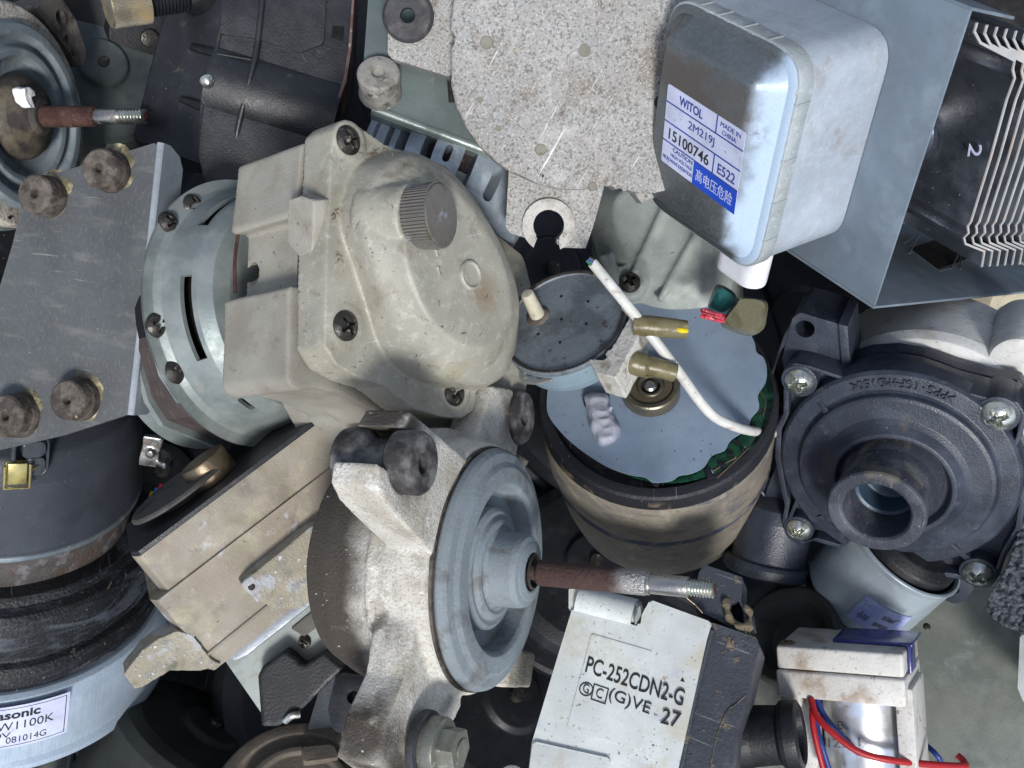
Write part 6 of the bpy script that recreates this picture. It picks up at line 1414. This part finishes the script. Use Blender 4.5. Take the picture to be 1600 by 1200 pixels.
def bottom_dish():
    F = FT(465, 1240, -4.6, 28, 95)
    T = Thing('motor_cover', 'brown-grey round cast cover with stepped rings, cut by the bottom edge', 'cover', F)
    m = mk('brown_grey_cast', sr(112, 104, 94), .65, layers=[L(sr(88, 80, 70), 1.4, .42, .64, .7), L(sr(140, 132, 96), 2, .6, .72, .5), specks(.7, 8, .68)], bump=(20, .25))
    T.add('cover', lathe([(0, -.1), (.7, -.1), (.75, -.05), (.85, -.05), (.9, -.2), (1.05, -.22), (1.1, -.1), (1.3, -.12), (1.38, -.3), (1.42, -1.2), (0, -1.4)], 110, rr=.04), m)
    T.add('raised_pad', ext(rnd(F.px([(470, 1170), (520, 1165), (530, 1185), (474, 1192)], .0), .04), -.15, .04, .03), m)
    T.add('arm', ext(rnd(F.px([(480, 1145), (506, 1060), (526, 1054), (520, 1140)], -.2), .04), -.5, -.1, .04), mk('grey_arm', sr(128, 132, 138), .6, layers=[L(sr(100, 92, 84), 2, .5, .7, .6)], bump=(16, .2)))
    return T
bottom_dish()
def eared_cover():
    F = FT(240, 1165, -6.9, 20, 100)
    T = Thing('mounting_ear', 'grey cast mounting ear with black rubber grommet at the bottom edge', 'bracket', F)
    m = mk('grey_ear_cast', sr(108, 114, 118), .55, layers=[L(sr(82, 86, 88), 1.6, .44, .66, .7), specks(.7, 7, .68)], bump=(16, .2))
    b = ext(rnd(F.px([(208, 1125), (222, 1115), (262, 1115), (274, 1128), (272, 1170), (290, 1190), (340, 1220), (130, 1220), (190, 1196), (206, 1176)], 0), .08), -1.2, 0, .06)
    T.add('ear', b, m); g = F.loc(243, 1140, 0)
    T.add('rubber_grommet', tr(lathe(rnd([(.07, .02), (.07, .1), (.24, .1), (.27, .06), (.27, 0)], .02, 2, False), 40), (*g, 0)), M['blackdeep'])
    T.add('hole', tr(cyl(.075, 0, .105, 0, 20), (*g, 0)), M['darkgap'])
    return T
eared_cover()
def black_plate():
    F = FT(550, 1095, -3.4, 8, 200)
    T = Thing('plastic_bracket', 'black plastic bracket with one round hole, behind the lower lug of the cast motor', 'bracket', F)
    b = ext(rnd(F.px([(525, 1050), (600, 1060), (600, 1160), (560, 1160), (520, 1140), (512, 1110)], 0), .1), -.5, 0, .04)
    T.add('plate', boolean(b, [tr(cyl(.10, -.8, .3, 0, 30), Vector((*F.loc(552, 1090), 0)))]), M['black'])
    q = [F.at(538, 1146, -2.2), F.at(575, 1152, -2.1)]
    d = q[1] - q[0]; th = []
    for i in range(10): th += [(.085, i * .05), (.068, i * .05 + .025)]
    T.add('stud', along(lathe([(0, 0)] + th + [(0, .5)], 24), q[0], d), M['baresteel'])
    T.add('rubber_pad', ext(rnd(F.px([(560, 1160), (600, 1165), (612, 1200), (575, 1215), (558, 1190)], .2), .06), -.5, .2, .04), M['rubber'])
    return T
black_plate()
def corner_bits():
    F = FT(95, 1180, -8.4, 20, 100)
    T = Thing('ribbed_cover', 'pale green ribbed plastic cover under the drum motor at the bottom edge', 'cover', F)
    gm = mk('pale_green_cover', sr(128, 136, 132), .5, layers=[L(sr(96, 104, 100), 1.6, .46, .66, .6), specks(.7, 8, .68)], bump=(18, .12))
    T.add('cover', ext(rnd(F.px([(20, 1140), (120, 1130), (140, 1240), (0, 1240)]), .1), -1.5, 0, .06), gm)
    for a, b in (((112, 1165), (108, 1215)), ((118, 1165), (140, 1215))):
        T.add('rib', tube([F.P(*a, .05), F.P(*b, .05)], .05, 8, 1, False), gm)
    F = FT(20, 1200, -6.9, 20, 60)
    b = cast([ext(rnd(F.px([(-30, 1190), (10, 1186), (38, 1188), (48, 1200), (50, 1240), (-30, 1240)]), .08), -.8, 0)], .03, 3, wob=.03, wscale=3)
    solo('cast_lug', 'rough white cast lug poking in at the bottom left corner', 'lug', F, b, M['whitecast'])
    F = FT(1608, 1035, -1.4, 20, 180)
    solo('white_case', 'white plastic case edge at the right border below the foam', 'case', F, ext(rnd(F.px([(1594, 990), (1700, 980), (1700, 1100), (1600, 1100), (1590, 1075)]), .06), -2, 0, .04), M['whiteplastic'])
    F = FT(800, 1215, -1.2, 20, 90)
    solo('beige_pipe_end', 'small beige pipe end at the bottom edge beside the white pump', 'pipe', F, tr(cyl(.22, -1, 0, .06), (.0, 0, 0)), M['offwhite'])
    F = FT(235, 705, -3.6, 40, 260)
    T = Thing('metal_bracket', 'small crumpled shiny bracket hanging under the steel motor', 'bracket', F)
    T.add('bracket', cast([box(0, 0, 0, .62, .28, .1), tr(box(.2, .1, -.12, .1, .3, .3), rot=(20, 0, 10)), tr(cyl(.07, -.2, .1), (-.02, 0, 0))], .02, 2, wob=.05, wscale=4), M['baresteel'])
    F = F0(232, 790, -4.6)
    T = Thing('wire_bundle', 'thin yellow, blue and red wires in the dark beside the tan housing', 'wires', F)
    for i, (n, c) in enumerate((('yellow', sr(200, 170, 60)), ('blue', sr(40, 100, 150)), ('red', sr(150, 40, 50)))):
        T.add('wire', tube([F.at(225 + i * 9, 815, -4.7), F.at(232 + i * 5, 790, -4.4), F.at(238 + i * 7, 770 - i * 6, -4.7)], .035, 8, 5), mk(n + '_wire_skin', c, .4))
    F = FT(1230, 990, -2.2, 30, 140)
    solo('dark_dish', 'dark shallow dish in the shade left of the large smooth cover', 'dish', F, lathe([(0, -.4), (.4, -.38), (.6, -.1), (.75, 0), (.82, -.05), (.8, -.4), (0, -.6)], 70, rr=.05), dg)
corner_bits()
